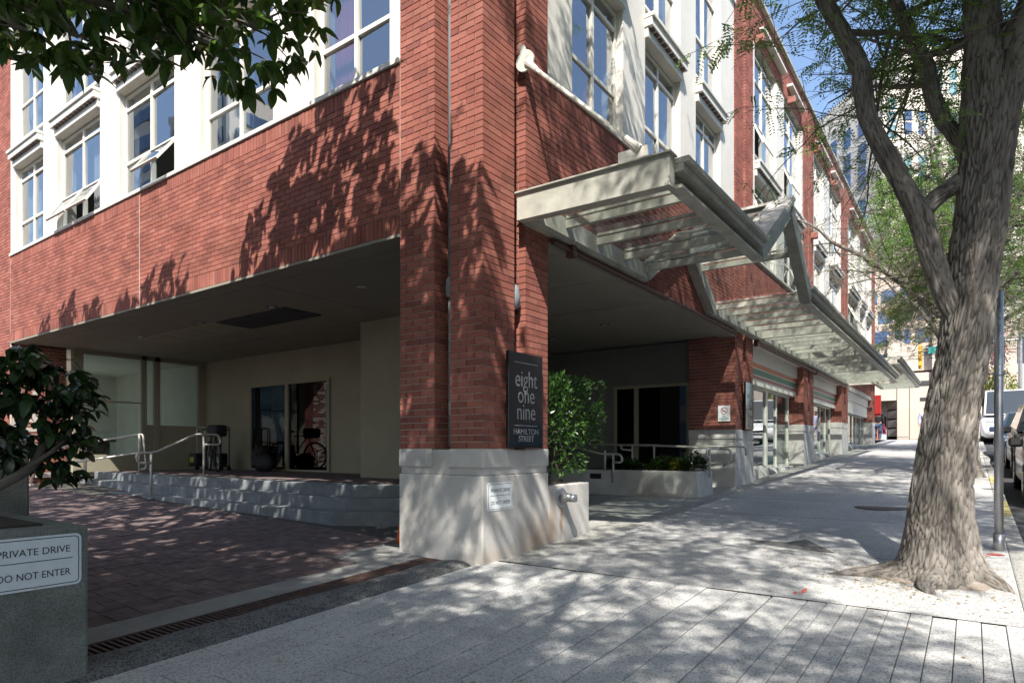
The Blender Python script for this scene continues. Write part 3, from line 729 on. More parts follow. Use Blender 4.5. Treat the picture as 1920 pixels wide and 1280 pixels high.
# bay window room (faces the street), X = -12.6
b = MB()
b.box(-12.72, -12.6, 1.06, 1.27, .6, 3.40)
for a, c in ((2.55, 2.66), (2.84, 2.98), (3.95, 4.15)): b.box(-12.70, -12.62, a, c, .6, 3.40)
b.box(-12.70, -12.62, 1.27, 3.95, 3.30, 3.40); b.box(-12.71, -12.61, 1.27, 3.95, .6, 1.0)
b.box(-12.712, -12.63, 2.66, 3.95, 1.0, 1.72); b.box(-12.69, -12.63, 1.27, 2.55, 2.23, 2.26)
wo = b.build("window", m_inwall, bld)
for a, c, z0, z1 in ((1.27, 2.55, 1.0, 3.30), (2.66, 2.84, 1.72, 3.30), (2.98, 3.95, 1.72, 3.30)):
    b = MB(); b.box(-12.668, -12.662, a, c, z0, z1); b.build("pane", m_glasss, wo)
b = MB(); b.box(-18, -12.75, 4.2, 4.3, 0, 3.4); b.box(-18.1, -18, .45, 4.3, .6, 3.4); b.box(-18, -12.75, .45, 4.3, 3.40, 3.45); b.box(-18, -12.75, .45, 4.3, .5, .6); b.build("interior_wall", m_white, bld)
b = MB(); b.box(-15.0, -13.2, 1.4, 2.2, 1.3, 1.36); b.box(-14.9, -13.3, 1.5, 2.1, .6, 1.3); b.build("reception_desk", m_intfl, bld)

# platform + steps
stp = thing("entrance_steps", "concrete steps and brick paved landing leading to the porch doors", "steps", (-4.5, 1.5, .1))
def steppoly(o):
    return [(-12.5, 4.1), (-12.5, 1.2 - o + .25), (-10.3, 1.2 - o + .12), (-9.6, 1.2 - o), (-3.2 + o * .35, 1.2 - o), (-.9 + o * .35, 2.86 - o), (-.9 + o * .35, 3.2), (-3.2, 3.2), (-3.2, 2.88), (-5.2, 2.88), (-5.2, 4.1)]
for k, (o, zt) in enumerate(((0, PZ), (.3, PZ - .158), (.6, PZ - .316))):
    pl_ = steppoly(o)
    if k: pl_ = [p for p in pl_]
    b = MB(); b.prism(pl_[::-1] if False else pl_, -.1, zt - .0004 * k); b.build("step", m_step, stp, bevel=.015)
b = MB()
tp = [(-12.4, 4.08), (-12.4, 1.75), (-9.5, 1.55), (-3.3, 1.52), (-1.2, 3.05), (-1.2, 3.18), (-3.22, 3.18), (-3.22, 2.87), (-5.22, 2.87), (-5.22, 4.08)]
b.prism(tp, PZ - .01, PZ + .003); lp = b.build("landing_bed", m_joint, stp)
def inside(p, poly):
    r = False; n = len(poly)
    for i in range(n):
        (x1, y1), (x2, y2) = poly[i], poly[(i + 1) % n]
        if (y1 > p[1]) != (y2 > p[1]) and p[0] < (x2 - x1) * (p[1] - y1) / (y2 - y1) + x1: r = not r
    return r
b = MB()
for i in range(60):
    for j in range(28):
        x0 = -12.3 + i * .2 + (j % 2) * .1; y0 = 1.55 + j * .1
        if all(inside(q, tp) for q in ((x0, y0), (x0 + .2, y0), (x0 + .2, y0 + .1), (x0, y0 + .1))):
            b.box(x0 + .003, x0 + .197, y0 + .003, y0 + .097, PZ - .005, PZ + .008 + rnd.uniform(-.001, .001))
stuff(b.build("landing_paver", m_paver, stp))

# --- railings
def bend(pts, r=.1, n=5):
    out = [Vector(pts[0])]
    for i in range(1, len(pts) - 1):
        a, p, c = Vector(pts[i - 1]), Vector(pts[i]), Vector(pts[i + 1])
        q = min(r, (a - p).length * .49, (c - p).length * .49); s = p + (a - p).normalized() * q; e = p + (c - p).normalized() * q
        for k in range(n + 1):
            t = k / n; out.append(s * (1 - t) ** 2 + p * 2 * t * (1 - t) + e * t * t)
    out.append(Vector(pts[-1])); return [tuple(v) for v in out]
def rail(label, loc, bars, posts, group, cat="handrail", plates=True):
    t = thing("handrail", label, cat, loc, group)
    for p in bars:
        b = MB(); b.tube(bend(p), .021, 10); b.build("bar", m_rail, t, smooth=True)
    for (p, q) in posts:
        b = MB(); b.tube([p, q], .021, 10); o = b.build("post", m_rail, t, smooth=True)
        if plates:
            f = MB(); f.lathe([(.055, 0), (.055, .012), (.03, .016)], 12, Matrix.Translation(p)); f.build("base_plate", m_rail, o)
    return t
gz = DR(-7.85, .55)
rail("handrail with looped ends rising over the entrance steps", (-7.85, 1, .3),
     [[(-7.85, .55, .88), (-7.85, .33, .88), (-7.85, .30, 1.06), (-7.85, .62, 1.06), (-7.85, 1.35, 1.40), (-7.85, 1.80, 1.40), (-7.85, 1.84, 1.21), (-7.85, 1.5, 1.21)]],
     [((-7.85, .55, gz), (-7.85, .55, 1.06)), ((-7.85, 1.5, PZ), (-7.85, 1.5, 1.40))], "porch handrails")
rail("two bar railing along the sloping ramp left of the steps", (-11, .9, .4),
     [[(-13.2, .25, 1.02), (-10.2, 1.40, 1.43), (-10.12, 1.44, 1.43), (-10.1, 1.5, .72), (-10.2, 1.42, .70)], [(-13.2, .25, .66), (-10.2, 1.40, 1.05)]],
     [((-10.2, 1.40, PZ), (-10.2, 1.40, 1.43)), ((-11.5, .9, .45), (-11.5, .9, 1.24)), ((-12.9, .37, .32), (-12.9, .37, 1.05))], "porch handrails")
rail("long two tube handrail beside the street pier plinth", (-1, 7.3, .5),
     [[(-3.2, 7.2, 1.24), (-1.3, 7.2, 1.20), (.05, 7.2, 1.13), (.18, 7.2, 1.12), (.20, 7.2, .92), (.05, 7.2, .80)], [(-2.3, 7.55, 1.2), (.2, 7.9, 1.17), (.27, 7.9, 1.15), (.27, 7.9, 1.0)],
      [(-2.05, 7.2, 1.22), (-2.05, 7.2, 1.12), (-1.8, 7.2, 1.1)]],
     [((-1.33, 7.2, .33), (-1.33, 7.2, 1.2)), ((-1.8, 7.2, .33), (-1.8, 7.2, 1.2))], "porch handrails", plates=False)
rail("curved end handrail standing at the end of the long planter", (.1, 6.5, .4),
     [[(.06, 6.8, 1.14), (.06, 6.3, 1.13), (.06, 6.22, 1.0), (.06, 6.36, .98)]],
     [((.06, 6.4, .62), (.06, 6.4, 1.13))], "porch handrails", plates=False)
rail("handrail with a looped end fixed to the long planter face", (-1.6, 5.9, .4),
     [[(-2.6, 5.9, 1.2), (-1.80, 5.9, 1.03), (-1.42, 5.9, 1.03), (-1.38, 5.9, .88), (-1.58, 5.9, .88)]],
     [((-1.58, 5.9, .50), (-1.58, 5.9, 1.03)), ((-1.75, 5.9, .72), (-1.75, 5.9, 1.1))], "porch handrails", plates=False)

# ================================================================== planters
t = thing("concrete_planter", "pale concrete planter joined to the corner pier", "planter", (-.6, 1.65, 0), "concrete planters")
b = MB(); b.box(-1.3, -.002, 1.18, 2.12, -.1, .715); b.build("box", m_conc, t, bevel=.015)
b = MB(); b.box(-1.2, -.1, 1.25, 2.02, .7, .722); b.build("soil", m_soil, t)
t = thing("concrete_planter", "long low concrete planter in front of the porch windows", "planter", (-1.2, 6.4, .2), "concrete planters")
b = MB(); b.hexa([(-4.7, 6.0, .0), (.0, 6.0, .0), (.02, 6.75, .0), (-4.7, 6.75, .0), (-4.7, 6.0, .735), (-.03, 6.0, .735), (-.01, 6.75, .735), (-4.7, 6.75, .735)]); b.build("box", m_conc, t, bevel=.012)
b = MB(); b.box(-4.6, -.1, 6.08, 6.67, .72, .742); b.build("soil", m_soil, t)
b = MB(); b.box(-2.12, -1.88, 5.994, 6.05, .56, .66); b.build("vent_slot", m_black, t)
t = thing("concrete_planter", "mossy dark concrete planter holding the white sign and leafy shrub", "planter", (-1, -4.5, -.2), "concrete planters")
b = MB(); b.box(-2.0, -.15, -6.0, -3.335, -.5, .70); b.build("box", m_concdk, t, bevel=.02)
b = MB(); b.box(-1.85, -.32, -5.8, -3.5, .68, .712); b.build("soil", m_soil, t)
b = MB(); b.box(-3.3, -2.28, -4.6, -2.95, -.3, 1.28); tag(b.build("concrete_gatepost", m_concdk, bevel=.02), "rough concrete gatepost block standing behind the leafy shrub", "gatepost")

# standpipe on the planter
t = thing("standpipe", "grey twin outlet fire standpipe on the pale planter", "standpipe", (0, 1.45, .56))
Rx = Matrix.Translation((0, 1.45, .57)) @ Matrix.Rotation(PI / 2, 4, 'Y')
b = MB(); b.lathe([(.115, 0), (.115, .008), (.10, .014)], 24, Rx); b.build("flange", m_galv, t)
b = MB(); b.lathe([(.06, .01), (.06, .07), (.045, .10), (.05, .13)], 18, Rx); b.build("body", m_galv, t, smooth=True)
for s_, nm in ((.35, 1), (-.35, 2)):
    Rq = Matrix.Translation((.10, 1.45 + (.03 if s_ > 0 else -.03), .565)) @ Matrix.Rotation(-s_ * 1.6, 4, 'Z') @ Matrix.Rotation(PI / 2, 4, 'Y')
    b = MB(); b.lathe([(.03, 0), (.032, .05), (.044, .055), (.044, .10), (.03, .115)], 16, Rq); b.build("outlet", m_galv, t, smooth=True)

# ================================================================== signs
EX, EY, EZ = (1, 0, 0), (0, 1, 0), (0, 0, 1)
def address(label, y0, y1, z0, z1, n0):
    t = thing("address_sign", label, "sign", (n0, (y0 + y1) / 2, z0), "black address signs")
    b = MB(); b.box(n0, n0 + .035, y0, y1, z0, z1); b.build("panel", m_blackgl, t, bevel=.003)
    b = MB()
    for q in (.115, .5): b.box(-.0, n0, y0 + .1, y1 - .1, z0 + (z1 - z0) * (q + .2) - .02, z0 + (z1 - z0) * (q + .2) + .02)
    b.build("standoff", m_black, t)
    W_ = y1 - y0; H_ = z1 - z0; ym = (y0 + y1) / 2; xx = n0 + .036
    for s_, zz, sz in (("eight", .645, .245), ("one", .475, .245), ("nine", .30, .245)):
        text("lettering", s_, sz * H_ / .98, m_letter, (xx, ym + .0, z0 + zz * H_), EY, EZ, t, squeeze=.82 * W_ / .6)
    text("lettering", "HAMILTON", .085 * H_, m_letter, (xx, ym, z0 + .142 * H_), EY, EZ, t, squeeze=1.05 * W_ / .6)
    text("lettering", "STREET", .085 * H_, m_letter, (xx, ym, z0 + .068 * H_), EY, EZ, t, squeeze=1.0 * W_ / .6)
    b = MB(); 
    for zz in (.895, .235): b.box(xx - .001, xx + .001, ym - W_ * .34, ym + W_ * .34, z0 + zz * H_ - .003, z0 + zz * H_ + .003)
    b.build("rule", m_letter, t)
    return t
address("glossy black address panel reading eight one nine on the corner pier", .31, .93, 1.135, 2.11, .05)
address("smaller looking black address panel on the pier past the planter", 8.55, 9.13, 1.53, 2.50, .05)
def drive_sign(label, y0, y1, z0, z1, X):
    t = thing("drive_sign", label, "sign", (X, (y0 + y1) / 2, z0), "private drive signs")
    W_ = y1 - y0; H_ = z1 - z0; ym = (y0 + y1) / 2
    def rr(m, r, n=5):
        pts = []
        for (cy, cz, a0) in ((y1 - m - r, z1 - m - r, 0), (y0 + m + r, z1 - m - r, 90), (y0 + m + r, z0 + m + r, 180), (y1 - m - r, z0 + m + r, 270)):
            for k in range(n + 1): a = math.radians(a0 + 90 * k / n); pts.append((cy + r * math.cos(a), cz + r * math.sin(a)))
        return pts
    def plate(m, r, x0, x1, mat, nm):
        b = MB(lambda a, b_, c: (c, a, b_)); b.prism(rr(m, r), x0, x1); b.build(nm, mat, t)
    plate(0, .03, X, X + .003, m_signw, "panel"); plate(.012, .022, X + .002, X + .0038, m_signb, "border"); plate(.0165, .019, X + .003, X + .0046, m_signw, "face")
    text("lettering", "PRIVATE DRIVE", .052, m_signb, (X + .005, ym, z0 + .655 * H_), EY, EZ, t, squeeze=.93 * W_ / .43)
    text("lettering", "DO NOT ENTER", .052, m_signb, (X + .005, ym, z0 + .21 * H_), EY, EZ, t, squeeze=.85 * W_ / .43)
    b = MB(); b.box(X + .004, X + .0055, ym - W_ * .40, ym + W_ * .40, z0 + .525 * H_, z0 + .54 * H_); b.build("rule", m_signb, t)
    for (yy, zz) in ((ym, z1 - .012), (ym, z0 + .012), (y0 + .012, z0 + H_ / 2), (y1 - .012, z0 + H_ / 2)):
        b = MB(); b.lathe([(.006, 0), (.006, .003), (.003, .005)], 8, Matrix.Translation((X + .003, yy, zz)) @ Matrix.Rotation(PI / 2, 4, 'Y')); b.build("screw", m_galv, t)
drive_sign("white private drive sign on the pale pier plinth", .06, .485, .515, .79, .008)
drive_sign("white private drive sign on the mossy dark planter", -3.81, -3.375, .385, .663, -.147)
t = thing("smoking_sign", "small white no smoking sign on the shaded brick pier", "sign", (-.21, 8.1, 1.7))
b = MB(); b.box(-.335, -.095, 8.09, 8.098, 1.685, 2.0); b.build("panel", m_signw, t)
Ry = Matrix.Translation((-.213, 8.088, 1.895)) @ Matrix.Rotation(PI / 2, 4, 'X')
b = MB()
for k in range(28):
    a0 = 2 * PI * k / 28; a1 = 2 * PI * (k + 1) / 28
    b.face([tuple(Ry @ Vector((r * math.cos(a), r * math.sin(a), 0))) for r, a in ((.058, a0), (.07, a0), (.07, a1), (.058, a1))])
b.face([tuple(Ry @ Vector(p)) for p in ((-.046, .038, .001), (-.038, .046, .001), (.046, -.038, .001), (.038, -.046, .001))])
b.build("emblem", m_red, t)
b = MB(); b.face([tuple(Ry @ Vector(p)) for p in ((-.045, -.006, -.001), (.03, -.006, -.001), (.03, .007, -.001), (-.045, .007, -.001))]); b.build("emblem_bar", m_signb, t)
text("lettering", "NO", .045, m_signb, (-.213, 8.0885, 1.775), EX, EZ, t); text("lettering", "SMOKING", .045, m_signb, (-.213, 8.0885, 1.722), EX, EZ, t)

# ================================================================== canopies
def canopy_base(name, label): return thing(name, label, "canopy", (.8, 6, 3.5), "glass canopies along the street front")
cp = canopy_base("glass_canopy", "long glass and steel canopy with a raised gable over the porch opening")
X1 = 1.64; ZC = 3.49
def ibeam(b, p, q, h, wd=.07, t=.012):
    b.beam(p, q, wd, t); pz = Vector(p) + Vector((0, 0, h)); qz = Vector(q) + Vector((0, 0, h)); b.beam(tuple(pz), tuple(qz), wd, t)
    b.beam(tuple((Vector(p) + pz) / 2), tuple((Vector(q) + qz) / 2), .02, h)
# end fascia
b = MB(); b.hexa([(.01, .56, ZC), (X1, .62, ZC), (X1, .74, ZC), (.01, .68, ZC), (.01, .56, ZC + .27), (X1, .62, ZC + .285), (X1, .74, ZC + .285), (.01, .68, ZC + .27)])
b.hexa([(.0, .53, ZC + .271), (X1 + .02, .59, ZC + .287), (X1 + .02, .76, ZC + .287), (.0, .70, ZC + .271), (.0, .53, ZC + .286), (X1 + .02, .59, ZC + .302), (X1 + .02, .76, ZC + .302), (.0, .70, ZC + .286)])
b.build("end_fascia", m_steel, cp)
def profile_run(name, pts, off0, off1, mat=m_steel):
    """C-channel run between two points at the outer edge"""
    p, q = Vector(pts[0]), Vector(pts[1]); b = MB()
    b.beam(tuple(p + Vector((0, 0, .02))), tuple(q + Vector((0, 0, .02))), .13, .03)
    b.beam(tuple(p + Vector((-.05, 0, .13))), tuple(q + Vector((-.05, 0, .13))), .02, .19)
    b.beam(tuple(p + Vector((.02, 0, .19))), tuple(q + Vector((.02, 0, .19))), .12, .07)
    b.beam(tuple(p + Vector((.05, 0, .255))), tuple(q + Vector((.05, 0, .255))), .16, .05)
    return b.build(name, mat, cp if off0 is None else off0)
def run(parent, a, c, zA, zB):
    profile_run("edge_gutter", ((X1, a, zA), (X1, c, zB)), parent, 0)
def ledger(parent, a, c, zA, zB):
    b = MB(); b.beam((.065, a, zA + .01), (.065, c, zB + .01), .13, .03); b.beam((.13, a, zA + .12), (.13, c, zB + .12), .025, .2); b.build("ledger", m_steel, parent)
def rafter(parent, y, z0, h=.085, wd=.055, z1=None, y2=None):
    z1 = z0 if z1 is None else z1; y2 = y if y2 is None else y2
    b = MB(); b.beam((.14, y, z0 + .195 - h / 2), (X1 - .05, y2, z1 + .195 - h / 2), wd, h); b.beam((.14, y, z0 + .235), (X1 - .05, y2, z1 + .235), wd * .6, .03)
    b.build("rafter", m_steel, parent)
def glazing(parent, y0, y1, z0, z1):
    b = MB(); b._add([(.14, y0, z0), (X1, y0, z0), (X1, y1, z1), (.14, y1, z1), (.14, y0, z0 + .01), (X1, y0, z0 + .01), (X1, y1, z1 + .01), (.14, y1, z1 + .01)], [(3, 2, 1, 0), (4, 5, 6, 7), (0, 1, 5, 4), (1, 2, 6, 5), (2, 3, 7, 6), (3, 0, 4, 7)])
    b.build("glass_panel", m_glassc, parent)
run(cp, .75, 3.52, ZC, ZC); ledger(cp, .69, 3.6, ZC, ZC)
ry = [1.35, 2.08, 2.82, 3.5]
for y in ry: rafter(cp, y, ZC)
for a, c in zip([.76] + ry[:-1], ry): glazing(cp, a + .03, c - .03, ZC + .215, ZC + .215)
# gable
YP = 5.08; ZP = ZC + 1.02; YV = 6.42
def gn_(y): return ZC + (ZP - ZC) * (y - 3.55) / (YP - 3.55)
for y in (4.05, 4.6): rafter(cp, y, gn_(y))
for a, c in ((3.6, 4.02), (4.08, 4.57), (4.63, 5.05)): glazing(cp, a, c, gn_(a) + .215, gn_(c) + .215)
b = MB(); b.hexa([(1.30, 3.5, ZC + .25), (X1 + .1, 3.5, ZC + .25), (X1 + .1, YP, ZP + .25), (1.42, YP, ZP + .25), (1.30, 3.5, ZC + .28), (X1 + .1, 3.5, ZC + .30), (X1 + .1, YP, ZP + .30), (1.42, YP, ZP + .28)]); b.build("flashing", m_steeld, cp)
b = MB(); b.beam((.08, 3.55, ZC + .1), (.08, YP, ZP * .88 + .55), .16, .2); b.build("ledger", m_steel, cp)
b = MB(); b.beam((X1, 3.52, ZC + .1), (X1, YP, ZP + .1), .13, .2); b.beam((X1 + .03, 3.52, ZC + .24), (X1 + .03, YP, ZP + .24), .18, .05); b.build("edge_gutter", m_steel, cp)
b = MB(); b.beam((0.0, YP, ZP + .22), (X1 + .08, YP, ZP + .22), .2, .04); b.build("ridge_cap", m_steeld, cp)
b = MB(); b.beam((X1, YP, ZP + .1), (X1, YV, ZC + .1), .16, .24); b.build("edge_gutter", m_steel, cp)
b = MB(); b.beam((.08, YP, ZP * .88 + .55), (.08, YV, ZC + .1), .16, .2); b.build("ledger", m_steel, cp)
def gz_(y): return ZP + (ZC - ZP) * (y - YP) / (YV - YP)
for y in (5.15, 5.75): rafter(cp, y, gz_(y))
for a, c in ((5.2, 5.72), (5.78, 6.38)): glazing(cp, a, c, gz_(a) + .215, gz_(c) + .215)
# long run
YE = 21.7
run(cp, YV, YE, ZC, ZC); ledger(cp, YV - .05, YE, ZC, ZC)
y = YV + .12; k = 0; last = YV
while y < YE - .1:
    if k % 6 == 5:
        rafter(cp, y, ZC, .16, .10); st = .78
    else:
        rafter(cp, y, ZC); st = .62
    glazing(cp, last + .05, y - .05, ZC + .215, ZC + .215) if y - last > .15 else None
    last = y; y += st; k += 1
b = MB(); b.beam((.0, YE, ZC + .12), (X1, YE, ZC + .12), .1, .24); b.build("end_fascia", m_steel, cp)
b = MB(); b.tube([(.05, 1.2, ZC - .06), (.05, 8.0, ZC - .06)], .03, 8); b.tube([(.05, 9.4, ZC - .07), (.05, YE, ZC - .07)], .045, 8)
for yy in (1.55, 9.45, 15.95): b.box(0, .1, yy, yy + .09, ZC - .14, ZC)
b.build("drain_pipe", m_brown, cp)
# tie rods
def rod(a, q, lab):
    t = thing("tie_rod", lab, "tie rod", a, "canopy tie rods")
    a = Vector(a); q = Vector(q); d = (q - a).normalized()
    b = MB(); b.tube([tuple(a + d * .2), tuple(q - d * .45)], .024, 10); b.build("rod", m_val, t, smooth=True)
    b = MB(); b.lathe([(.03, -.012), (.11, -.012), (.11, .012), (.03, .012)], 16, Matrix.Translation(a + d * .06) @ Matrix.Rotation(PI / 2, 4, 'X'))
    b.hexa([tuple(a + Vector(v)) for v in ((-.02, -.01, -.1), (.12, -.01, -.16), (.12, .01, -.16), (-.02, .01, -.1), (-.02, -.01, .16), (.04, -.01, .12), (.04, .01, .12), (-.02, .01, .16))])
    b.tube([tuple(a + d * .1), tuple(a + d * .26)], [.045, .03], 10); b.build("end_plate", m_val, t)
    b = MB(); s = Vector((0, 1, 0)) * .03
    for sg in (1, -1): b.beam(tuple(q - d * .47 + s * sg), tuple(q - d * .22 + s * sg), .015, .03)
    b.beam(tuple(q - d * .48), tuple(q - d * .44), .07, .04); b.beam(tuple(q - d * .25), tuple(q - d * .21), .07, .04); b.build("turnbuckle", m_steel, t)
    b = MB(); b.tube([tuple(q - d * .21), tuple(q)], [.03, .045], 10); b.box(q.x - .22, q.x + .08, q.y - .012, q.y + .012, q.z - .12, q.z + .02); b.build("anchor", m_white, t)
rod((.0, .66, 5.22), (1.32, .70, 3.92), "pale tie rod from the corner pier down to the near canopy end")
rod((.02, 21.2, 5.1), (1.45, 21.3, 3.8), "pale tie rod above the far end of the long canopy")
# second canopy
c2 = canopy_base("glass_canopy", "farther small glass canopy beyond the end of the long one"); cp_old = cp
for a, c, zA, zB in ((22.0, 26.5, 4.35, 4.35),):
    pass
Z2 = 4.22
run(c2, 22.1, 33.2, Z2, Z2); ledger(c2, 22.1, 33.2, Z2, Z2)
y = 22.2
while y < 33.2:
    rafter(c2, y, Z2)
    if y < 32.4: glazing(c2, y + .05, y + .87, Z2 + .215, Z2 + .215)
    y += .92
b = MB(); b.beam((.0, 22.1, Z2 + .12), (X1, 22.1, Z2 + .12), .1, .24); b.build("end_fascia", m_steel, c2)
b = MB(); b.beam((.0, 33.2, Z2 + .12), (X1, 33.2, Z2 + .12), .1, .24); b.build("end_fascia", m_steel, c2)

# ================================================================== shopfronts
def shop(y0, y1, muls, ground, lab, end):
    rec = -.38; zt = 2.62; zf = ground
    b = MB(fR)
    for m_, wd in muls: b.box(m_, m_ + wd, rec - .06, rec + .02, zf, zt)
    b.box(y0, y1, rec - .055, rec + .015, zt - .06, zt); b.box(y0, y1, rec - .054, rec + .014, zf, zf + .06)
    wo = b.build("shopfront", m_val, bld)
    for (a, wa), (c, wc) in zip(muls[:-1], muls[1:]):
        p = MB(fR); p.box(a + wa, c, rec - .024, rec - .018, zf + .06, zt - .06); p.build("pane", m_glasss, wo)
    b = MB(fR); b.box(y0, y1, rec - .1, rec + .0, zt, 3.1); b.box(y0, y1, -.2, -.16, 3.1, 3.43); b.build("transom_panel", m_val, bld)
    b = MB(fR); b.box(y0, y1, rec - .08, rec + .12, G(y0) - .2, zf - .002); b.build("stall_riser", m_conc, bld, bevel=.01)
    nb = 4
    for k in range(nb):
        yy = y0 + .4 + (y1 - y0 - .8) * k / nb
        p = MB(fR); p.hexa([(yy, rec + .1, G(yy) - .1), (yy + .25, rec + .1, G(yy) - .1), (yy + .25, -.06, G(yy) - .1), (yy, -.06, G(yy) - .1), (yy, rec + .1, zf - .02), (yy + .25, rec + .1, zf - .02), (yy + .25, rec + .16, zf - .02), (yy, rec + .16, zf - .02)])
        p.build("riser_fin", m_conc, bld)
    # room behind
    b = MB(fR); b.box(y0, y1, -4.2, -4.1, zf - .1, 3.4); b.box(y0, y1, -4.2, rec - .1, 3.35, 3.42); b.box(y0, y1, -4.2, rec - .1, zf - .2, zf - .1); b.box(end, end + .1, -4.1, rec - .1, zf - .1, 3.35); b.box(y0 - .1, y0, -4.1, rec - .1, zf - .1, 3.35)
    b.build("interior_wall", m_int, bld)
    b = MB(fR)
    for k in range(int((y1 - y0) / 1.2)): b.box(y0 + .5 + k * 1.2, y0 + 1.1 + k * 1.2, -3.6, -1.4, zf - .05, zf + 1.3)
    b.build("shelving", m_intfl, bld)
shop(9.42, 14.48, [(9.42, .06), (11.9, .16), (12.95, .07), (14.25, .12)], .66, "", 14.45)
shop(15.92, 20.92, [(15.92, .06), (17.7, .2), (18.9, .07), (19.9, .07), (20.8, .1)], .98, "", 20.9)
shop(22.42, 29.62, [(22.42, .06), (24.4, .1), (26, .1), (27.2, .1), (28.6, .1), (29.5, .1)], 1.28, "", 29.6)
def bands(y0, y1, lab, stripes):
    t = thing("shop_fascia", lab, "sign band", (-.2, (y0 + y1) / 2, 2.7), "striped shop fascia bands")
    b = MB(fR); b.box(y0, y1, -.34, -.20, 2.60, 3.10); b.build("box", m_val, t)
    for (z0, z1, m_) in stripes:
        b = MB(fR); b.box(y0 + .005, y1 - .005, -.2, -.196, z0, z1); b.build("stripe", m_, t)
st = [(3.0, 3.085, m_or), (2.84, 2.97, m_gr), (2.735, 2.81, m_rd)]
bands(9.43, 14.47, "orange green and red striped fascia over the nearest shopfront", st)
bands(15.93, 20.92, "muted striped fascia over the second shopfront", [(3.0, 3.085, m_rd), (2.84, 2.97, m_gr), (2.735, 2.81, m_rd)])
bands(22.43, 29.6, "plain pale fascia over the last shopfront", [(2.8, 3.0, m_val)])
b = MB(fR); b.box(29.95, 30.45, .0, .3, 3.15, 4.3) if False else b.box(30.75, 30.95, -.3, .25, 2.75, 3.75)
tag(b.build("hanging_sign", m_red, bevel=.02), "small red box sign at the far end of the shop row", "sign")

# ------------------------------------------------------------------ write bricks
allb = []
for nm, W_ in walls.items():
    for t in W_.br: allb.append((nm, t))
def bc(t):
    fr = t[0]; return fr((t[1] + t[2]) / 2, t[4], (t[5] + t[6]) / 2)
sc_b = []
for i, (nm, t) in enumerate(allb):
    c = bc(t); s_ = seen(c)
    area = (t[2] - t[1]) * s_ if nm == "pier" and t[0] not in (fSideB,) else (t[2] - t[1]) * s_ * .999
    sc_b.append((area * s_, i))
sc_b.sort(reverse=True); top = set(i for _, i in sc_b[:300])
cache = {}
rest = {}
for i, (nm, t) in enumerate(allb):
    fr, u0, u1, n0, n1, z0, z1 = t
    if i in top:
        a = Vector(fr(u0, n0, z0)); c = Vector(fr(u1, n1, z1)); ctr = (a + c) / 2; d = c - a
        key = (round(abs(d.x), 3), round(abs(d.y), 3), round(abs(d.z), 3))
        if key not in cache:
            q = MB(); q.box(-key[0] / 2, key[0] / 2, -key[1] / 2, key[1] / 2, -key[2] / 2, key[2] / 2); cache[key] = q.mesh("brick", m_brick)
        par = pier if nm == "pier" else sp
        inst("brick", cache[key], par if nm in ("pier", "spandrel") else pier, tuple(ctr))
    else:
        rest.setdefault(nm, MB()).box(u0, u1, n0, n1, z0, z1, fr)
for nm, q in rest.items(): stuff(q.build("brickwork", m_brick, bld))

# ================================================================== plants
def catmull(pts, rad, step):
    P_ = [Vector(p) for p in pts]; out = []; ro = []
    for i in range(len(P_) - 1):
        p0 = P_[max(i - 1, 0)]; p1 = P_[i]; p2 = P_[i + 1]; p3 = P_[min(i + 2, len(P_) - 1)]
        n = max(1, int((p2 - p1).length / step))
        for k in range(n):
            t = k / n
            out.append(.5 * ((2 * p1) + (-p0 + p2) * t + (2 * p0 - 5 * p1 + 4 * p2 - p3) * t * t + (-p0 + 3 * p1 - 3 * p2 + p3) * t ** 3)); ro.append(rad[i] + (rad[i + 1] - rad[i]) * t)
    out.append(P_[-1]); ro.append(rad[-1]); return out, ro
def bark(name, pts, rad, mat, parent, seg=40, step=.06, amp=.018, flare=0., fz=.3, freq=9.):
    ps, rs = catmull(pts, rad, step); n = len(ps); v = []; f = []; cav = []; ref = None; dist = 0
    for i, p in enumerate(ps):
        if i: dist += (ps[i] - ps[i - 1]).length
        d = (ps[min(i + 1, n - 1)] - ps[max(i - 1, 0)]).normalized()
        if ref is None: ref = Vector((1, 0, 0))
        a = (ref - d * ref.dot(d)).normalized(); ref = a; b = d.cross(a)
        for j in range(seg):
            t = 2 * PI * j / seg; c, s_ = math.cos(t), math.sin(t); r = rs[i]
            q = Vector((c * r, s_ * r, dist * .13 + 3)) * (freq * 2.6)
            wv = mnoise.noise(q * .4) * 1.4; w2 = mnoise.noise(q * .4 + Vector((9, 4, 2))) * 1.4; q2 = q + Vector((wv, w2, wv * .8))
            dv = mnoise.voronoi(q2)[0]; rid = min(1, (dv[1] - dv[0]) * 2.6); rid2 = .5 + .5 * mnoise.noise(q2 * 2.7)
            cav.append(rid * .75 + rid2 * .25)
            big = mnoise.noise(Vector((c * 1.3, s_ * 1.3, dist * .9))) * .12 * r
            fl = 1.
            if flare: 
                e = math.exp(-dist / fz); fl = 1 + flare * e * (.55 + .45 * math.cos(5 * t + 1.2) + .2 * math.cos(3 * t + .4))
            rr = r * fl + big + amp * (rid - .75 + .45 * rid2)
            v.append(tuple(p + (a * c + b * s_) * rr))
    for i in range(n - 1):
        for j in range(seg): f.append((i * seg + j, i * seg + (j + 1) % seg, (i + 1) * seg + (j + 1) % seg, (i + 1) * seg + j))
    me = bpy.data.meshes.new(name); me.from_pydata(v, [], f); me.materials.append(mat); me.shade_smooth()
    at = me.attributes.new('fissure', 'FLOAT', 'POINT'); at.data.foreach_set('value', cav)
    o = bpy.data.objects.new(name, me); C.objects.link(o); put(o, parent); return o
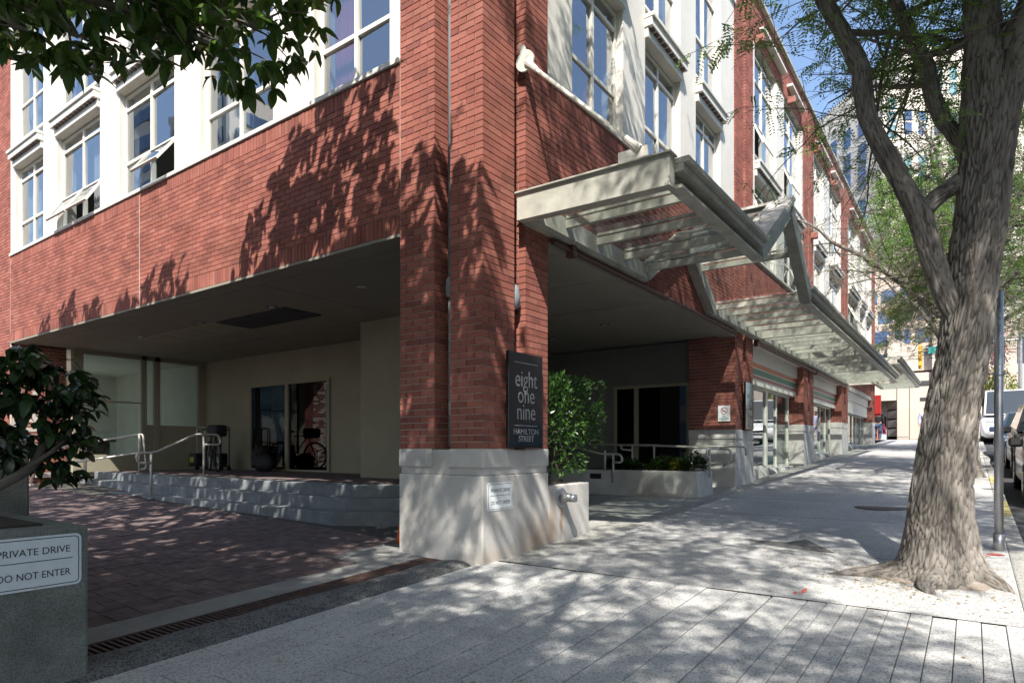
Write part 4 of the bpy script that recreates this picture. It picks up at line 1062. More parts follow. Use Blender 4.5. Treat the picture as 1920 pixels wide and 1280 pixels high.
def quads_object(name, V, mat, parent, nv=4):
    """V: (n, nv, 3) array, every row one face"""
    n = len(V); me = bpy.data.meshes.new(name)
    me.vertices.add(n * nv); me.vertices.foreach_set("co", np.ascontiguousarray(V, dtype=np.float32).ravel())
    me.loops.add(n * nv); me.loops.foreach_set("vertex_index", np.arange(n * nv, dtype=np.int32))
    me.polygons.add(n); me.polygons.foreach_set("loop_start", np.arange(0, n * nv, nv, dtype=np.int32)); me.polygons.foreach_set("loop_total", np.full(n, nv, dtype=np.int32))
    me.update(); me.validate(); me.materials.append(mat)
    o = bpy.data.objects.new(name, me); C.objects.link(o); 
    if parent: put(o, parent)
    return o
def unit(a): return a / (np.linalg.norm(a, axis=-1, keepdims=True) + 1e-9)
def compound(P_, D_, rg, L=.17, pairs=9, lw=.014, ll=.036):
    """feathery compound leaves at anchors"""
    n = len(P_); up = np.array([0, 0, 1.])
    D_ = unit(D_ + rg.normal(0, .35, (n, 3)) + np.array([0, 0, -.15])); S_ = unit(np.cross(D_, up + rg.normal(0, .5, (n, 3)))); U_ = np.cross(S_, D_)
    Ls = L * rg.uniform(.7, 1.25, (n, 1)); out = []
    for k in range(pairs):
        t = .12 + .88 * k / (pairs - 1); c = P_ + D_ * Ls * t + np.array([0, 0, -1.]) * (Ls * .35 * t * t)
        for sg in (1, -1):
            ax = unit(S_ * sg + D_ * .35 + U_ * rg.uniform(-.35, .35, (n, 1))); wv = unit(D_ + U_ * rg.uniform(-.6, .6, (n, 1)))
            l = ll * rg.uniform(.75, 1.2, (n, 1)); 
            out.append(np.stack([c, c + ax * l * .55 + wv * lw * .6, c + ax * l, c + ax * l * .5 - wv * lw * .6], 1))
    return np.concatenate(out, 0)
BR_OK = None
def grow(b, anchors, p, d, L, r, lvl, rs, droop=.0, seg=6):
    n = max(3, int(L / .16)); pts = [Vector(p)]; dd = Vector(d).normalized()
    for i in range(n):
        dd = (dd + Vector((rs.uniform(-1, 1), rs.uniform(-1, 1), rs.uniform(-1, 1))) * (.16 + .05 * lvl) + Vector((0, 0, -droop))).normalized()
        pts.append(pts[-1] + dd * (L / n))
    if BR_OK and not (BR_OK(pts[-1]) and BR_OK(pts[n // 2])): return
    rr = [max(.0025, r * (1 - .75 * i / n)) for i in range(n + 1)]
    b.tube([tuple(q) for q in pts], rr, seg if lvl < 2 else 4, cap=False)
    if lvl >= 2:
        for i in range(1, n + 1):
            for _ in range(2):
                o = Vector((rs.uniform(-1, 1), rs.uniform(-1, 1), rs.uniform(-.6, .5)))
                anchors.append((tuple(pts[i] + (pts[i - 1] - pts[i]) * rs.random()), tuple((pts[i] - pts[i - 1]).normalized() + o)))
    else:
        for i in range(1 + (lvl == 0), n + 1):
            if lvl == 1 or rs.random() < .55:
                o = Vector((rs.uniform(-1, 1), rs.uniform(-1, 1), rs.uniform(-.35, .55))).normalized()
                nl = (L * rs.uniform(.45, .75), rs.uniform(.35, .8))[lvl]
                grow(b, anchors, pts[i], (dd * .5 + o), nl, rr[i] * .6, lvl + 1, rs, droop + .03, seg)
def crown_leaves(name, anchors, parent, seed, ok, mat=None, **kw):
    rg = np.random.default_rng(seed)
    A = [a for a in anchors if ok(a[0])]
    V = compound(np.array([a[0] for a in A]), np.array([a[1] for a in A]), rg, **kw)
    o = quads_object(name, V, mat or m_leaf, parent); return stuff(o)

# --- near honey locust
t1 = thing("locust_tree", "big rough barked street tree leaning over the sidewalk with feathery leaves", "tree", (3.63, 1.48, .05), "street trees along the kerb")
TR = [(3.63, 1.48, -.05), (3.64, 1.48, .12), (3.64, 1.48, .3), (3.64, 1.48, .65), (3.66, 1.5, 1.04), (3.72, 1.54, 1.57), (3.79, 1.59, 2.03), (3.85, 1.63, 2.62), (3.9, 1.67, 3.06), (3.94, 1.7, 3.58), (3.97, 1.72, 3.98), (3.96, 1.72, 4.3)]
TRr = [.40, .33, .275, .225, .198, .183, .178, .176, .178, .19, .205, .19]
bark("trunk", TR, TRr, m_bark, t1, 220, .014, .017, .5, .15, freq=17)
LIMBS = [
    ([(3.9, 1.70, 3.85), (3.92, 1.69, 4.42), (3.9, 1.73, 4.85), (3.89, 1.84, 5.37), (3.85, 2.06, 6.22), (3.75, 2.48, 7.44), (3.7, 2.9, 8.4)], [.17, .155, .145, .13, .11, .08, .04]),
    ([(3.96, 1.74, 3.8), (4.13, 1.77, 4.30), (4.24, 1.73, 4.58), (4.4, 1.72, 4.88), (4.63, 1.76, 5.3), (4.9, 1.84, 5.78), (5.6, 1.7, 7.0), (6.2, 1.4, 8)], [.2, .18, .165, .155, .145, .13, .09, .04]),
    ([(3.80, 1.58, 2.08), (3.66, 1.49, 2.42), (3.54, 1.41, 2.84), (3.48, 1.37, 3.06), (3.36, 1.34, 3.34), (3.23, 1.31, 3.63), (3.12, 1.29, 3.92), (3.08, 1.32, 4.18), (3.05, 1.37, 4.43), (2.93, 1.28, 4.71), (2.8, 1.19, 4.99), (2.64, 1.07, 5.35), (2.42, 1.04, 5.94), (2.13, .95, 6.7), (1.9, .9, 7.5)],
     [.10, .10, .095, .10, .085, .085, .08, .085, .08, .072, .07, .062, .052, .04, .02]),
    ([(3.46, 1.36, 3.02), (3.61, 1.52, 3.21), (3.8, 1.72, 3.40)], [.085, .075, .075]),
    ([(3.90, 1.84, 3.30), (3.76, 1.81, 3.73), (3.65, 1.79, 3.93), (3.58, 1.81, 4.12), (3.54, 1.84, 4.32), (3.51, 1.88, 4.51), (3.45, 1.9, 4.67), (3.32, 1.93, 5.05), (3.19, 1.96, 5.46), (2.96, 2.04, 6.22), (2.63, 2.05, 7.28), (2.3, 2.1, 8)], [.08, .075, .07, .072, .075, .075, .07, .062, .055, .042, .028, .015]),
    ([(3.95, 1.78, 4.6), (3.79, 1.65, 4.47), (3.65, 1.55, 4.40), (3.45, 1.46, 4.42), (3.1, 1.5, 4.7)], [.03, .026, .022, .016, .008]),
    ([(4.4, 1.72, 4.9), (4.9, .4, 6.2), (5.1, -1.4, 7.0), (5.0, -3.2, 7.5)], [.09, .07, .05, .02]),
    ([(3.86, 2.0, 6.0), (3.7, 1.4, 6.9), (3.5, .4, 7.7), (3.3, -.9, 8.5)], [.09, .07, .045, .02]),
    ([(4.85, 1.83, 5.7), (5.0, 1.0, 6.6), (5.2, .1, 7.5), (5.3, -1.0, 8.3)], [.1, .075, .05, .02]),
    ([(4.7, 1.78, 5.4), (4.8, 2.8, 6.6), (4.7, 3.9, 7.8), (4.5, 5, 8.8)], [.09, .07, .045, .02]),
]
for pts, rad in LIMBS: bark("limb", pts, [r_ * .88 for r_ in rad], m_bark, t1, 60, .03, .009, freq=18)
bb = MB(); anc = []; rs = random.Random(11); BR_OK = lambda p: p.x > .35 and not (p.x < 1.75 and p.z < 6.9)
for li, (pts, rad) in enumerate(LIMBS):
    if li in (3,): continue
    ps, rr = catmull(pts, rad, .34)
    for p, r in zip(ps, rr):
        if p.z < 3.95 or rs.random() < (.5 if p.z < 5.4 else .1): continue
        for _ in range(1 if p.z < 5.6 else 2):
            a = rs.uniform(0, 2 * PI); d = Vector((math.cos(a), math.sin(a), rs.uniform(-.15, .55)))
            grow(bb, anc, p, d, rs.uniform(1.0, 2.1) if p.z < 5 else rs.uniform(1.4, 2.6), min(r * .4, .03), 0, rs, .015)
# longer pendent sprays towards the facade and up the street
for (p, d, L) in (((2.9, 1.3, 4.8), (-.9, .5, -.05), 2.1), ((2.6, 1.1, 5.4), (-.8, .9, -.1), 2.4), ((3.0, 1.4, 4.5), (-.2, 1, .1), 2.2), ((3.3, 1.9, 5.1), (-.3, 1, -.1), 2.4), ((2.7, 1.1, 5.2), (-1, .1, -.1), 1.9), ((3.5, 1.9, 4.6), (-.4, .9, .0), 1.8), ((2.2, 1., 6.4), (-.7, .9, -.35), 2.6), ((3.2, 2., 5.4), (.2, 1, -.1), 2.6), ((4.2, 1.8, 4.7), (.8, .7, -.1), 2.)):
    grow(bb, anc, Vector(p), Vector(d), L, .02, 0, rs, .03)
bb.build("branch", m_bark2, t1, smooth=True)
def okA(p): return (p[1] < 1.2 or p[2] > 6.2 or hash((round(p[1], 3), round(p[2], 3))) % 100 < 45) and not (p[0] < 1.85 and p[2] < 6.9) and (p[2] > 6.6 or p[1] < 3.0 or hash((round(p[0], 3), round(p[1], 3))) % 100 < 22) and p[0] > .3 and p[2] > 2.9 and (Vector(p) - Vector(CAM)).length > 2.2 and not (p[1] > 3.5 and p[2] < 4.3) and not (p[0] < 1.75 and .4 < p[1] < 5.5 and p[2] < 5.0)
crown_leaves("foliage", anc, t1, 3, okA)
print("tree1 leaves", len(anc))

BR_OK = None
for pts, r_ in (([(3.45, 1.40, .10), (3.2, 1.34, .075), (2.98, 1.22, .05), (2.80, 1.18, .015)], [.12, .075, .05, .02]), ([(3.6, 1.25, .10), (3.55, 1.0, .05), (3.62, .82, .0)], [.11, .06, .02]), ([(3.85, 1.4, .12), (4.02, 1.3, .06), (4.1, 1.15, .0)], [.11, .06, .02])):
    bark("root", pts, r_, m_bark, t1, 36, .03, .012, freq=14)
# --- other locusts of the row
def locust(label, loc, seed, keep=(.6, .6)):
    t = thing("locust_tree", label, "tree", loc, "street trees along the kerb"); rs = random.Random(seed); o = Vector(loc)
    pts = [o + Vector((0, 0, -.1)), o + Vector((.02, 0, .3)), o + Vector((0, .05, 1.2)), o + Vector((-.1, .1, 2.4)), o + Vector((-.1, .15, 3.4))]
    bark("trunk", pts, [.34, .26, .21, .19, .18], m_bark, t, 60, .06, .02, .5, .16)
    b = MB(); an = []
    for k in range(10):
        a = k * PI / 3 + rs.uniform(-.3, .3); d = Vector((math.cos(a), math.sin(a), rs.uniform(.9, 1.6) if k < 6 else rs.uniform(2.2, 4))).normalized()
        p = o + Vector((-.1, .15, 3.3)); q = [p]; dd = d
        for i in range(7):
            dd = (dd + Vector((rs.uniform(-.25, .25), rs.uniform(-.25, .25), rs.uniform(-.15, .1)))).normalized(); q.append(q[-1] + dd * (.66 if k < 6 else .85))
        rr = [.10 - .012 * i for i in range(8)]
        bark("limb", [tuple(x) for x in q], rr, m_bark, t, 16, .15, .008)
        ps, r2 = catmull([tuple(x) for x in q], rr, .4)
        for pp, r in zip(ps[2:], r2[2:]):
            for _ in range(2):
                a2 = rs.uniform(0, 2 * PI); an_ = []; grow(b, an_, pp, Vector((math.cos(a2), math.sin(a2), rs.uniform(-.3, .5))), rs.uniform(1.1, 2.2), min(.4 * r, .025), 0, rs, .02, 5); an += an_ if rs.random() < (keep[0] if pp.z < 5.2 + o.z else keep[1]) else []
    b.build("branch", m_bark2, t, smooth=True)
    crown_leaves("foliage", an, t, seed, lambda p: (p[0] > 2.0 or (p[0] > .5 and p[2] > 8.2) or (loc[1] < 0 and p[0] > -1.5)) and p[2] > G(p[1]) + 2.6, L=.24, ll=.05, lw=.022, pairs=7)
    print("locust", len(an)); return t
L2 = locust("street tree farther up the sidewalk mostly behind the big trunk", (3.72, 11.9, G(11.9)), 21, (.05, .22))
L0 = locust("street tree down the sidewalk shading the driveway crossing", (3.5, -7.8, G(-7.8)), 33, (.8, .95))
L3 = dup(L2, (3.72, 22.3, G(22.3)), 0.7, "third street tree up the sidewalk near the street corner")

# --- broad leaf mesh
def leafmesh(name, L, W_, mat, curl=.25):
    b = MB(); n = 5; 
    for i in range(n + 1):
        t = i / n; wv = W_ * .5 * (math.sin(PI * min(1, t ** .8)) ** .75 if 0 < t < 1 else .02); z = -curl * L * t * t
        b.v += [(t * L, -wv, z + wv * .35), (t * L, 0, z), (t * L, wv, z + wv * .35)]
    for i in range(n):
        q = 3 * i; b.f += [(q, q + 1, q + 4, q + 3), (q + 1, q + 2, q + 5, q + 4)]
    return b.mesh(name, mat, True)
def leaf_points(blobs, dens, rs, twigs=None, shell=.0):
    out = []
    for (cx, cy, cz, rx, ry, rz, n) in blobs:
        k = 0
        while k < n * dens:
            v = Vector((rs.gauss(0, 1), rs.gauss(0, 1), rs.gauss(0, 1))).normalized() * (rs.random() ** (1 / 3 if not shell else .16))
            p = Vector((cx + v.x * rx, cy + v.y * ry, cz + v.z * rz))
            m = rs.randint(3, 6); base = rs.uniform(0, 6.28); tilt = rs.uniform(-.5, .25)
            for j in range(m):
                yaw = base + j * 2.4; out.append((p, (rs.uniform(-.5, .5), tilt * -1 + rs.uniform(-.2, .9), yaw)))
                k += 1
    return out
def put_leaves(pts, me, parent, nsingle, name_rest, mat, score):
    pts.sort(key=lambda q: -score(q[0])); co = np.zeros(len(me.vertices) * 3); me.vertices.foreach_get("co", co); co = co.reshape(-1, 3)
    polys = [tuple(p.vertices) for p in me.polygons]
    rs = random.Random(5)
    for p, e in pts[:nsingle]:
        s_ = rs.uniform(.55, 1.3); inst("leaf", me, parent, tuple(p), e, (s_, s_ * rs.uniform(.7, 1.25), s_ * rs.uniform(.2, 1.8)))
    V = []
    for p, e in pts[nsingle:]:
        s_ = rs.uniform(.55, 1.3) * (1 if score(p) or p.z < 4.9 else 1.45); m = np.array(Matrix.LocRotScale(p, __import__('mathutils').Euler(e), Vector((s_, s_ * rs.uniform(.7, 1.25), s_ * rs.uniform(.2, 1.8)))))
        V.append(co @ m[:3, :3].T + m[:3, 3])
    nvv = len(co); n = len(V); V = np.concatenate(V); F = [tuple(i + k * nvv for i in q) for k in range(n) for q in polys]
    mm = bpy.data.meshes.new(name_rest); mm.from_pydata(V.tolist(), [], F); mm.materials.append(mat); mm.shade_smooth()
    o = bpy.data.objects.new(name_rest, mm); C.objects.link(o); put(o, parent); return stuff(o)
lm = leafmesh("leaf", .135, .062, m_leafm)
rs = random.Random(31)
bt = thing("broadleaf_tree", "dark broad leaved tree hanging over the driveway and porch front", "tree", (-2.9, -5.0, -.1), "broad leaved trees by the driveway")
bark("trunk", [(-2.9, -5.0, -.3), (-2.88, -4.95, .6), (-2.8, -4.8, 2), (-2.7, -4.5, 3.2), (-2.5, -4.2, 4.2)], [.22, .17, .14, .12, .10], m_bark2, bt, 30, .08, .01)
TIPS = [(-1.42, -3.21, 3.99), (-1.05, -3.0, 3.9), (-1.06, -2.71, 4.2), (-.79, -2.26, 4.2), (-.59, -2.12, 4.05), (-.42, -1.87, 4.3), (-.34, -1.69, 4.7), (-1.22, -2.32, 4.7), (-1.5, -3.2, 5.2), (-.6, -3.6, 5.6), (-2.2, -2.0, 5.7), (-3.5, -3.5, 5.7), (-1, -5.5, 6.2), (-5, -3, 6.4), (-4.5, -5.5, 6.2), (-1, -2.2, 7), (.4, -2.5, 6.4), (.2, -5.5, 6.8)]
b = MB()
for q in TIPS:
    a = Vector((-2.5, -4.2, 4.0)); q = Vector(q); m = (a + q) / 2 + Vector((rs.uniform(-.2, .2), rs.uniform(-.2, .2), .35))
    ps, rr = catmull([tuple(a), tuple(m), tuple(q)], [.06, .035, .008], .2); b.tube([tuple(x) for x in ps], rr, 6, cap=False)
    for k in range(5):
        s_ = m.lerp(q, rs.uniform(.4, 1)); e = s_ + Vector((rs.uniform(-.5, .5), rs.uniform(-.5, .5), rs.uniform(-.35, .3))); b.tube([tuple(s_), tuple((s_ + e) / 2 + Vector((0, 0, .05))), tuple(e)], [.01, .007, .004], 5, cap=False)
b.build("branch", m_bark2, bt, smooth=True)
BL_ = [(-1.42, -3.21, 4.05, .45, .45, .30, 170), (-1.03, -3.0, 3.90, .32, .32, .25, 110), (-1.06, -2.71, 4.2, .4, .4, .3, 150), (-.79, -2.26, 4.22, .4, .38, .28, 150), (-.59, -2.1, 4.02, .28, .28, .24, 90), (-.42, -1.87, 4.32, .28, .28, .26, 110), (-.30, -1.75, 4.75, .26, .26, .26, 80), (-1.22, -2.32, 4.7, .55, .5, .4, 190),
       (-1.6, -3.3, 4.7, .7, .6, .45, 260), (-1.3, -2.8, 4.75, .8, .7, .4, 300), (-1.0, -2.2, 4.95, .7, .6, .4, 240), (-1.9, -3.6, 4.3, .5, .5, .4, 160),
       (-1.6, -3.0, 5.6, 1.3, 1.1, .8, 480), (-.6, -3.6, 5.7, 1.2, 1.2, .9, 480), (-2.2, -2.0, 5.9, 1.1, .9, .8, 420), (-3.5, -3.6, 5.8, 1.5, 1.4, 1.1, 760), (-1, -5.6, 6.2, 1.7, 1.7, 1.2, 900), (-5, -3.1, 6.6, 1.3, 1.1, 1, 520), (-4.5, -5.6, 6.4, 1.8, 1.7, 1.2, 900), (-1.1, -2.1, 7.1, 1.1, .9, 1.0, 420), (.4, -2.6, 6.3, 1.1, 1., .9, 420), (1.5, -3.7, 7.3, 1.3, .9, 1.2, 480), (.2, -5.6, 6.9, 1.4, 1.3, 1., 520), (1.5, -6.3, 5.4, 1.0, 1.0, .6, 420), (1.2, -7.6, 6.8, 1.6, 1.4, 1.0, 700), (-2.7, -6.2, 5.2, 1.4, 1.2, .8, 520)]
lp_ = leaf_points(BL_[:8], 1.0, rs) + leaf_points(BL_[8:12], 1.8, rs) + leaf_points(BL_[12:], 1.7, rs)
put_leaves(lp_, lm, bt, 300, "foliage", m_leafm, lambda p: seen(p))
bt2 = thing("broadleaf_tree", "second broad leaved tree along the driveway casting shade on the brick", "tree", (-8.6, -4.6, .1), "broad leaved trees by the driveway")
bark("trunk", [(-8.6, -4.6, -.2), (-8.55, -4.5, 1.5), (-8.4, -4.2, 3.6), (-8.2, -3.8, 5.5)], [.2, .15, .12, .06], m_bark2, bt2, 20, .15, .01)
lp2 = leaf_points([(-6.6, -6.4, 7, 1.8, 1.6, 1.2, 1000), (-6.3, -3.2, 6.0, .9, .9, .6, 300), (-6.4, -3.9, 7.0, 1.6, 1.4, 1.1, 760), (-8.4, -2.7, 6.6, .45, .5, 1.1, 260), (-9.6, -2.6, 6.2, .4, .45, 1.0, 220), (-7.5, -2.7, 6.4, .5, .5, .9, 220), (-8.8, -4.8, 6.8, 1.8, 1.6, 1.2, 900)], 1.5, rs)
print('L', len(lp_), len(lp2)); put_leaves(lp2, lm, bt2, 0, "foliage", m_leafm, lambda p: 0)

bt3 = thing("broadleaf_tree", "third broad leaved tree behind the others shading the drive entrance", "tree", (-2.2, -9.4, -.4), "broad leaved trees by the driveway")
bark("trunk", [(-2.2, -9.4, -.6), (-2.2, -9.3, 1.5), (-2.1, -9.1, 3.6), (-2.0, -9, 5.5)], [.2, .16, .13, .07], m_bark2, bt3, 20, .15, .01)
put_leaves(leaf_points([(-1.2, -8.3, 7.4, 1.9, 1.7, 1.3, 1100), (-3.8, -8.4, 7.6, 1.8, 1.7, 1.3, 1000), (-2.2, -9.6, 6.4, 1.8, 1.6, 1.1, 800)], 1.5, rs), lm, bt3, 0, "foliage", m_leafm, lambda p: 0)
# --- left shrub in the mossy planter
sh = thing("leafy_shrub", "glossy broad leaved shrub growing from the mossy dark planter", "shrub", (-1.0, -3.75, .7))
b = MB()
for pts, r in (([(-.95, -3.85, .68), (-1.08, -3.55, .85), (-1.18, -3.25, 1.05), (-1.22, -3.2, 1.4)], [.04, .035, .03, .015]), ([(-.95, -3.85, .68), (-1.2, -3.6, 1.0), (-1.35, -3.5, 1.5)], [.035, .025, .01]), ([(-1.15, -3.35, .98), (-1.12, -3.1, 1.2), (-1.18, -3.0, 1.55)], [.02, .015, .008]), ([(-1.1, -3.5, .88), (-1.4, -3.3, 1.2), (-1.5, -3.2, 1.6)], [.02, .015, .008])):
    ps, rr = catmull(pts, r, .06); b.tube([tuple(x) for x in ps], rr, 8, cap=False)
b.build("stem", m_bark2, sh, smooth=True)
lb = leafmesh("leaf", .105, .05, m_leafb)
lp3 = leaf_points([(-1.26, -3.3, 1.38, .34, .34, .36, 420), (-1.2, -3.05, 1.5, .2, .18, .26, 170), (-1.2, -3.03, 1.22, .16, .16, .2, 110), (-1.25, -3.55, 1.35, .3, .3, .34, 260), (-1.14, -3.12, 1.0, .14, .12, .12, 40), (-1.2, -3.35, 1.7, .22, .25, .12, 110)], 1., rs)
put_leaves(lp3, lb, sh, 300, "foliage", m_leafb, seen)
def tuft(label, cx, cy, cz, r, h, n, mat, cat="plant", L=.09, w_=.03, name="ground_plant", group=None, seed=0):
    t = thing(name, label, cat, (cx, cy, cz), group); rg = np.random.default_rng(seed + 100)
    th = rg.uniform(0, 2 * PI, n); el = rg.uniform(.1, 1.3, n); q = rg.uniform(0, 1, n) ** .5
    P_ = np.stack([cx + r * q * np.cos(th) * .8, cy + r * q * np.sin(th) * .8, cz + h * rg.uniform(.1, 1, n) * (1 - .5 * q)], 1)
    D_ = np.stack([np.cos(th) * np.cos(el), np.sin(th) * np.cos(el), np.sin(el) - .3], 1); D_ = unit(D_); S_ = unit(np.cross(D_, np.array([0, 0, 1.]) + rg.normal(0, .3, (n, 3))))
    l = L * rg.uniform(.6, 1.3, (n, 1)); dn = np.array([0, 0, -.25])
    V = np.stack([P_, P_ + D_ * l * .5 + S_ * w_ * .5, P_ + (D_ + dn) * l, P_ + D_ * l * .5 - S_ * w_ * .5], 1)
    stuff(quads_object("foliage", V, mat, t))
    b = MB(); rs_ = random.Random(seed)
    for k in range(6):
        a = rs_.uniform(0, 6.28); b.tube([(cx, cy, cz - .03), (cx + r * .4 * math.cos(a), cy + r * .4 * math.sin(a), cz + h * .5), (cx + r * .7 * math.cos(a), cy + r * .7 * math.sin(a), cz + h * .85)], [.006, .005, .003], 4, cap=False)
    b.build("stem", m_bark2, t); return t
tuft("small grassy tuft at the rim of the mossy planter", -1.15, -3.72, .70, .16, .16, 160, m_leafy, L=.1, w_=.015, seed=1)
# hedge over the pale planter
hg = thing("hedge", "clipped glossy green hedge rising from the pale planter", "hedge", (-.6, 1.7, .72))
rg = np.random.default_rng(4); n = 12000
U = rg.uniform(-1, 1, (n, 3)); ax = rg.integers(0, 3, n); sgn = np.where(rg.random(n) < .62, 1, -1)
for k in range(3): U[ax == k, k] = (sgn * (1 - np.abs(rg.normal(0, .13, n))))[ax == k]
ctr = np.array([-.62, 1.86, 1.40]); hs = np.array([.60, .62, .55])
P_ = ctr + U * hs * (1 + .06 * np.sin(U[:, [1, 2, 0]] * 9)); P_[:, 1] = np.maximum(P_[:, 1], 1.21 + rg.uniform(0, .05, n)); keep = ~((P_[:, 2] < 1.15) & (P_[:, 1] > 2.0 - (1.15 - P_[:, 2]) * .9 + .35)) & ~((P_[:, 2] < 1.2) & (rg.random(n) < .62)); P_ = P_[keep]; nzv = np.array([mnoise.noise(Vector(q) * 4.5) for q in P_]); P_ = P_[nzv > -.38]; n = len(P_)
D_ = unit((P_ - ctr) + rg.normal(0, .45, (n, 3)) + np.array([0, 0, .2])); S_ = unit(np.cross(D_, rg.normal(0, 1, (n, 3)))); l = .062 * rg.uniform(.45, 1.5, (n, 1)); w_ = .024
stuff(quads_object("foliage", np.stack([P_, P_ + D_ * l * .5 + S_ * w_ * .5, P_ + D_ * l, P_ + D_ * l * .5 - S_ * w_ * .5], 1), m_leafh, hg))
b = MB()
for k in range(16):
    x0, y0 = rs.uniform(-1.0, -.15), rs.uniform(1.3, 1.95); b.tube([(x0, y0, .68), (x0 + rs.uniform(-.12, .12), y0 + rs.uniform(-.1, .2), 1.0), (x0 + rs.uniform(-.2, .2), y0 + rs.uniform(-.1, .35), 1.35)], [.014, .011, .006], 5, cap=False)
b.build("stem", m_bark, hg)
for k, (x_, r, h, m_, s_) in enumerate(((-1.72, .2, .3, m_leafb, "dark sparse plant at the shaded end of the long planter"), (-1.42, .16, .2, m_leafh, "low dark green plant beside the planter railing"), (-1.02, .1, .14, m_leafo, "little orange leaved plant in the long planter"), (-.78, .24, .30, m_leafh, "bright green leafy plant in the middle of the long planter"), (-.50, .18, .22, m_leafy, "yellow green low plant between two taller planter plants"), (-.24, .25, .36, m_leafb, "tall dark fern like plant at the street end of the planter"))):
    tuft(s_, x_, 6.35, .74, r, h, 420 if m_ is not m_leafo else 90, m_, L=.11, w_=.04, group="plants in the long planter", seed=k + 10)
pp = thing("potted_plant", "leafy potted plant on the landing half hidden by the corner pier", "potted plant", (-2.5, 2.3, PZ))
b = MB(); b.lathe([(.14, 0), (.2, .34), (.22, .36), (.19, .37)], 18, Matrix.Translation((-2.5, 2.3, PZ + .005))); b.build("pot", m_black, pp)
b = MB(); b.tube([(-2.5, 2.3, PZ + .3), (-2.52, 2.28, 1.3), (-2.55, 2.25, 1.8)], [.02, .015, .008], 6); b.build("stem", m_bark2, pp)
n = 900; U = rg.normal(0, 1, (n, 3)); U = unit(U) * rg.uniform(.3, 1, (n, 1)); P_ = np.array([-2.58, 2.22, 1.58]) + U * np.array([.5, .5, .38]); D_ = unit(U + rg.normal(0, .5, (n, 3)) + np.array([0, 0, -.5])); S_ = unit(np.cross(D_, rg.normal(0, 1, (n, 3)))); l = .09 * rg.uniform(.6, 1.3, (n, 1))
stuff(quads_object("foliage", np.stack([P_, P_ + D_ * l * .5 + S_ * .016, P_ + D_ * l, P_ + D_ * l * .5 - S_ * .016], 1), m_leafb, pp))
# root earth and litter at the tree
b = MB(); k = 0
for j in range(7):
    for i in range(36):
        t = 2 * PI * i / 36; q = .3 + j * .072; rx = q * (1.0 + .55 * max(0, math.cos(t - PI * .93)) ** 2 + .12 * mnoise.noise((math.cos(t) * 2, math.sin(t) * 2, 3))); px = 3.66 + rx * math.cos(t) * .56; py = 1.44 + rx * math.sin(t) * .50; rx *= 1 + .35 * mnoise.noise((math.cos(t) * 3.1, math.sin(t) * 3.1, 8))
        h = .13 * max(0, 1 - j / 5.4) ** 1.3 * (1 + .6 * mnoise.noise((px * 7, py * 7, 0))); b.v.append((px, py, G(py) + h - (.012 if j == 6 else -.003)))
for j in range(6):
    for i in range(36): b.f.append((j * 36 + i, j * 36 + (i + 1) % 36, (j + 1) * 36 + (i + 1) % 36, (j + 1) * 36 + i))
struct(b.build("root_mound", m_earth, smooth=True))
rg = np.random.default_rng(9)
n = 900; th = rg.uniform(0, 2 * PI, n); q = np.abs(rg.normal(0, 1, n)); px = 3.35 + q * .62 * np.cos(th); py = 1.25 + q * .55 * np.sin(th)
n2 = 700; px = np.concatenate([px, rg.uniform(-.2, 4.1, n2), rg.uniform(-6, -1.1, 130)]); py = np.concatenate([py, rg.uniform(-4.2, 7, n2), rg.uniform(-3.3, .3, 130)]); n = len(px)
pz = np.where(px < -.6, np.array([DR(a, c) for a, c in zip(px, py)]) + .004, SL * py + .005)
keep = (px < 4.1); th = rg.uniform(0, 2 * PI, n); l = rg.uniform(.006, .02, n); wv = l * rg.uniform(.3, .6, n)
dx, dy = np.cos(th), np.sin(th); z1 = rg.uniform(0, .006, n)
V = np.stack([np.stack([px - dx * l, py - dy * l, pz], 1), np.stack([px - dy * wv, py + dx * wv, pz + z1], 1), np.stack([px + dx * l, py + dy * l, pz + z1 * .5], 1), np.stack([px + dy * wv, py - dx * wv, pz], 1)], 1)[keep]
lt = quads_object("leaf_litter", V, m_litter, None); stuff(lt)

# ================================================================== porch clutter
def Wy(c): return c
t = thing("traffic_cone", "orange traffic cone behind the corner pier", "cone", (-1.31, .30, .06))
zc = DR(-1.31, .30)
b = MB(); b.box(-1.50, -1.15, .12, .48, zc, zc + .03); b.build("base", m_black, t, bevel=.01)
b = MB(); b.lathe([(.135, .03), (.05, .5), (.03, .52), (.03, .53)], 20, Matrix.Translation((-1.31, .30, zc))); b.build("body", m_cone, t, smooth=True)
# bicycle leaning at the wall
def wheel(cx, cy, cz, parent, ax):
    b = MB(); R = .33; pts = []
    for k in range(33): a = 2 * PI * k / 32; pts.append((cx + R * math.cos(a) * ax[0], cy + R * math.cos(a) * ax[1], cz + R * math.sin(a)))
    b.tube(pts, .022, 6, cap=False); o = b.build("wheel", m_tyre, parent, smooth=True)
    s = MB()
    for k in range(14):
        a = 2 * PI * k / 14; s.tube([(cx, cy, cz), (cx + .31 * math.cos(a) * ax[0], cy + .31 * math.cos(a) * ax[1], cz + .31 * math.sin(a))], .002, 3, cap=False)
    s.build("spokes", m_galv, o)
bk = thing("bicycle", "dark bicycle with a bar bag parked on the landing", "bicycle", (-10.2, 3.0, PZ))
A_ = Vector((-10.75, 3.2, PZ + .35)); B_ = Vector((-9.75, 2.85, PZ + .35)); dv = (B_ - A_).normalized()
wheel(*A_, bk, dv); wheel(*B_, bk, dv)
bb_ = A_ + dv * .42 + Vector((0, 0, -.05)); st_ = A_ + dv * .30 + Vector((0, 0, .5)); hd = B_ - dv * .22 + Vector((0, 0, .5)); hb = hd + Vector((0, 0, .1))
b = MB()
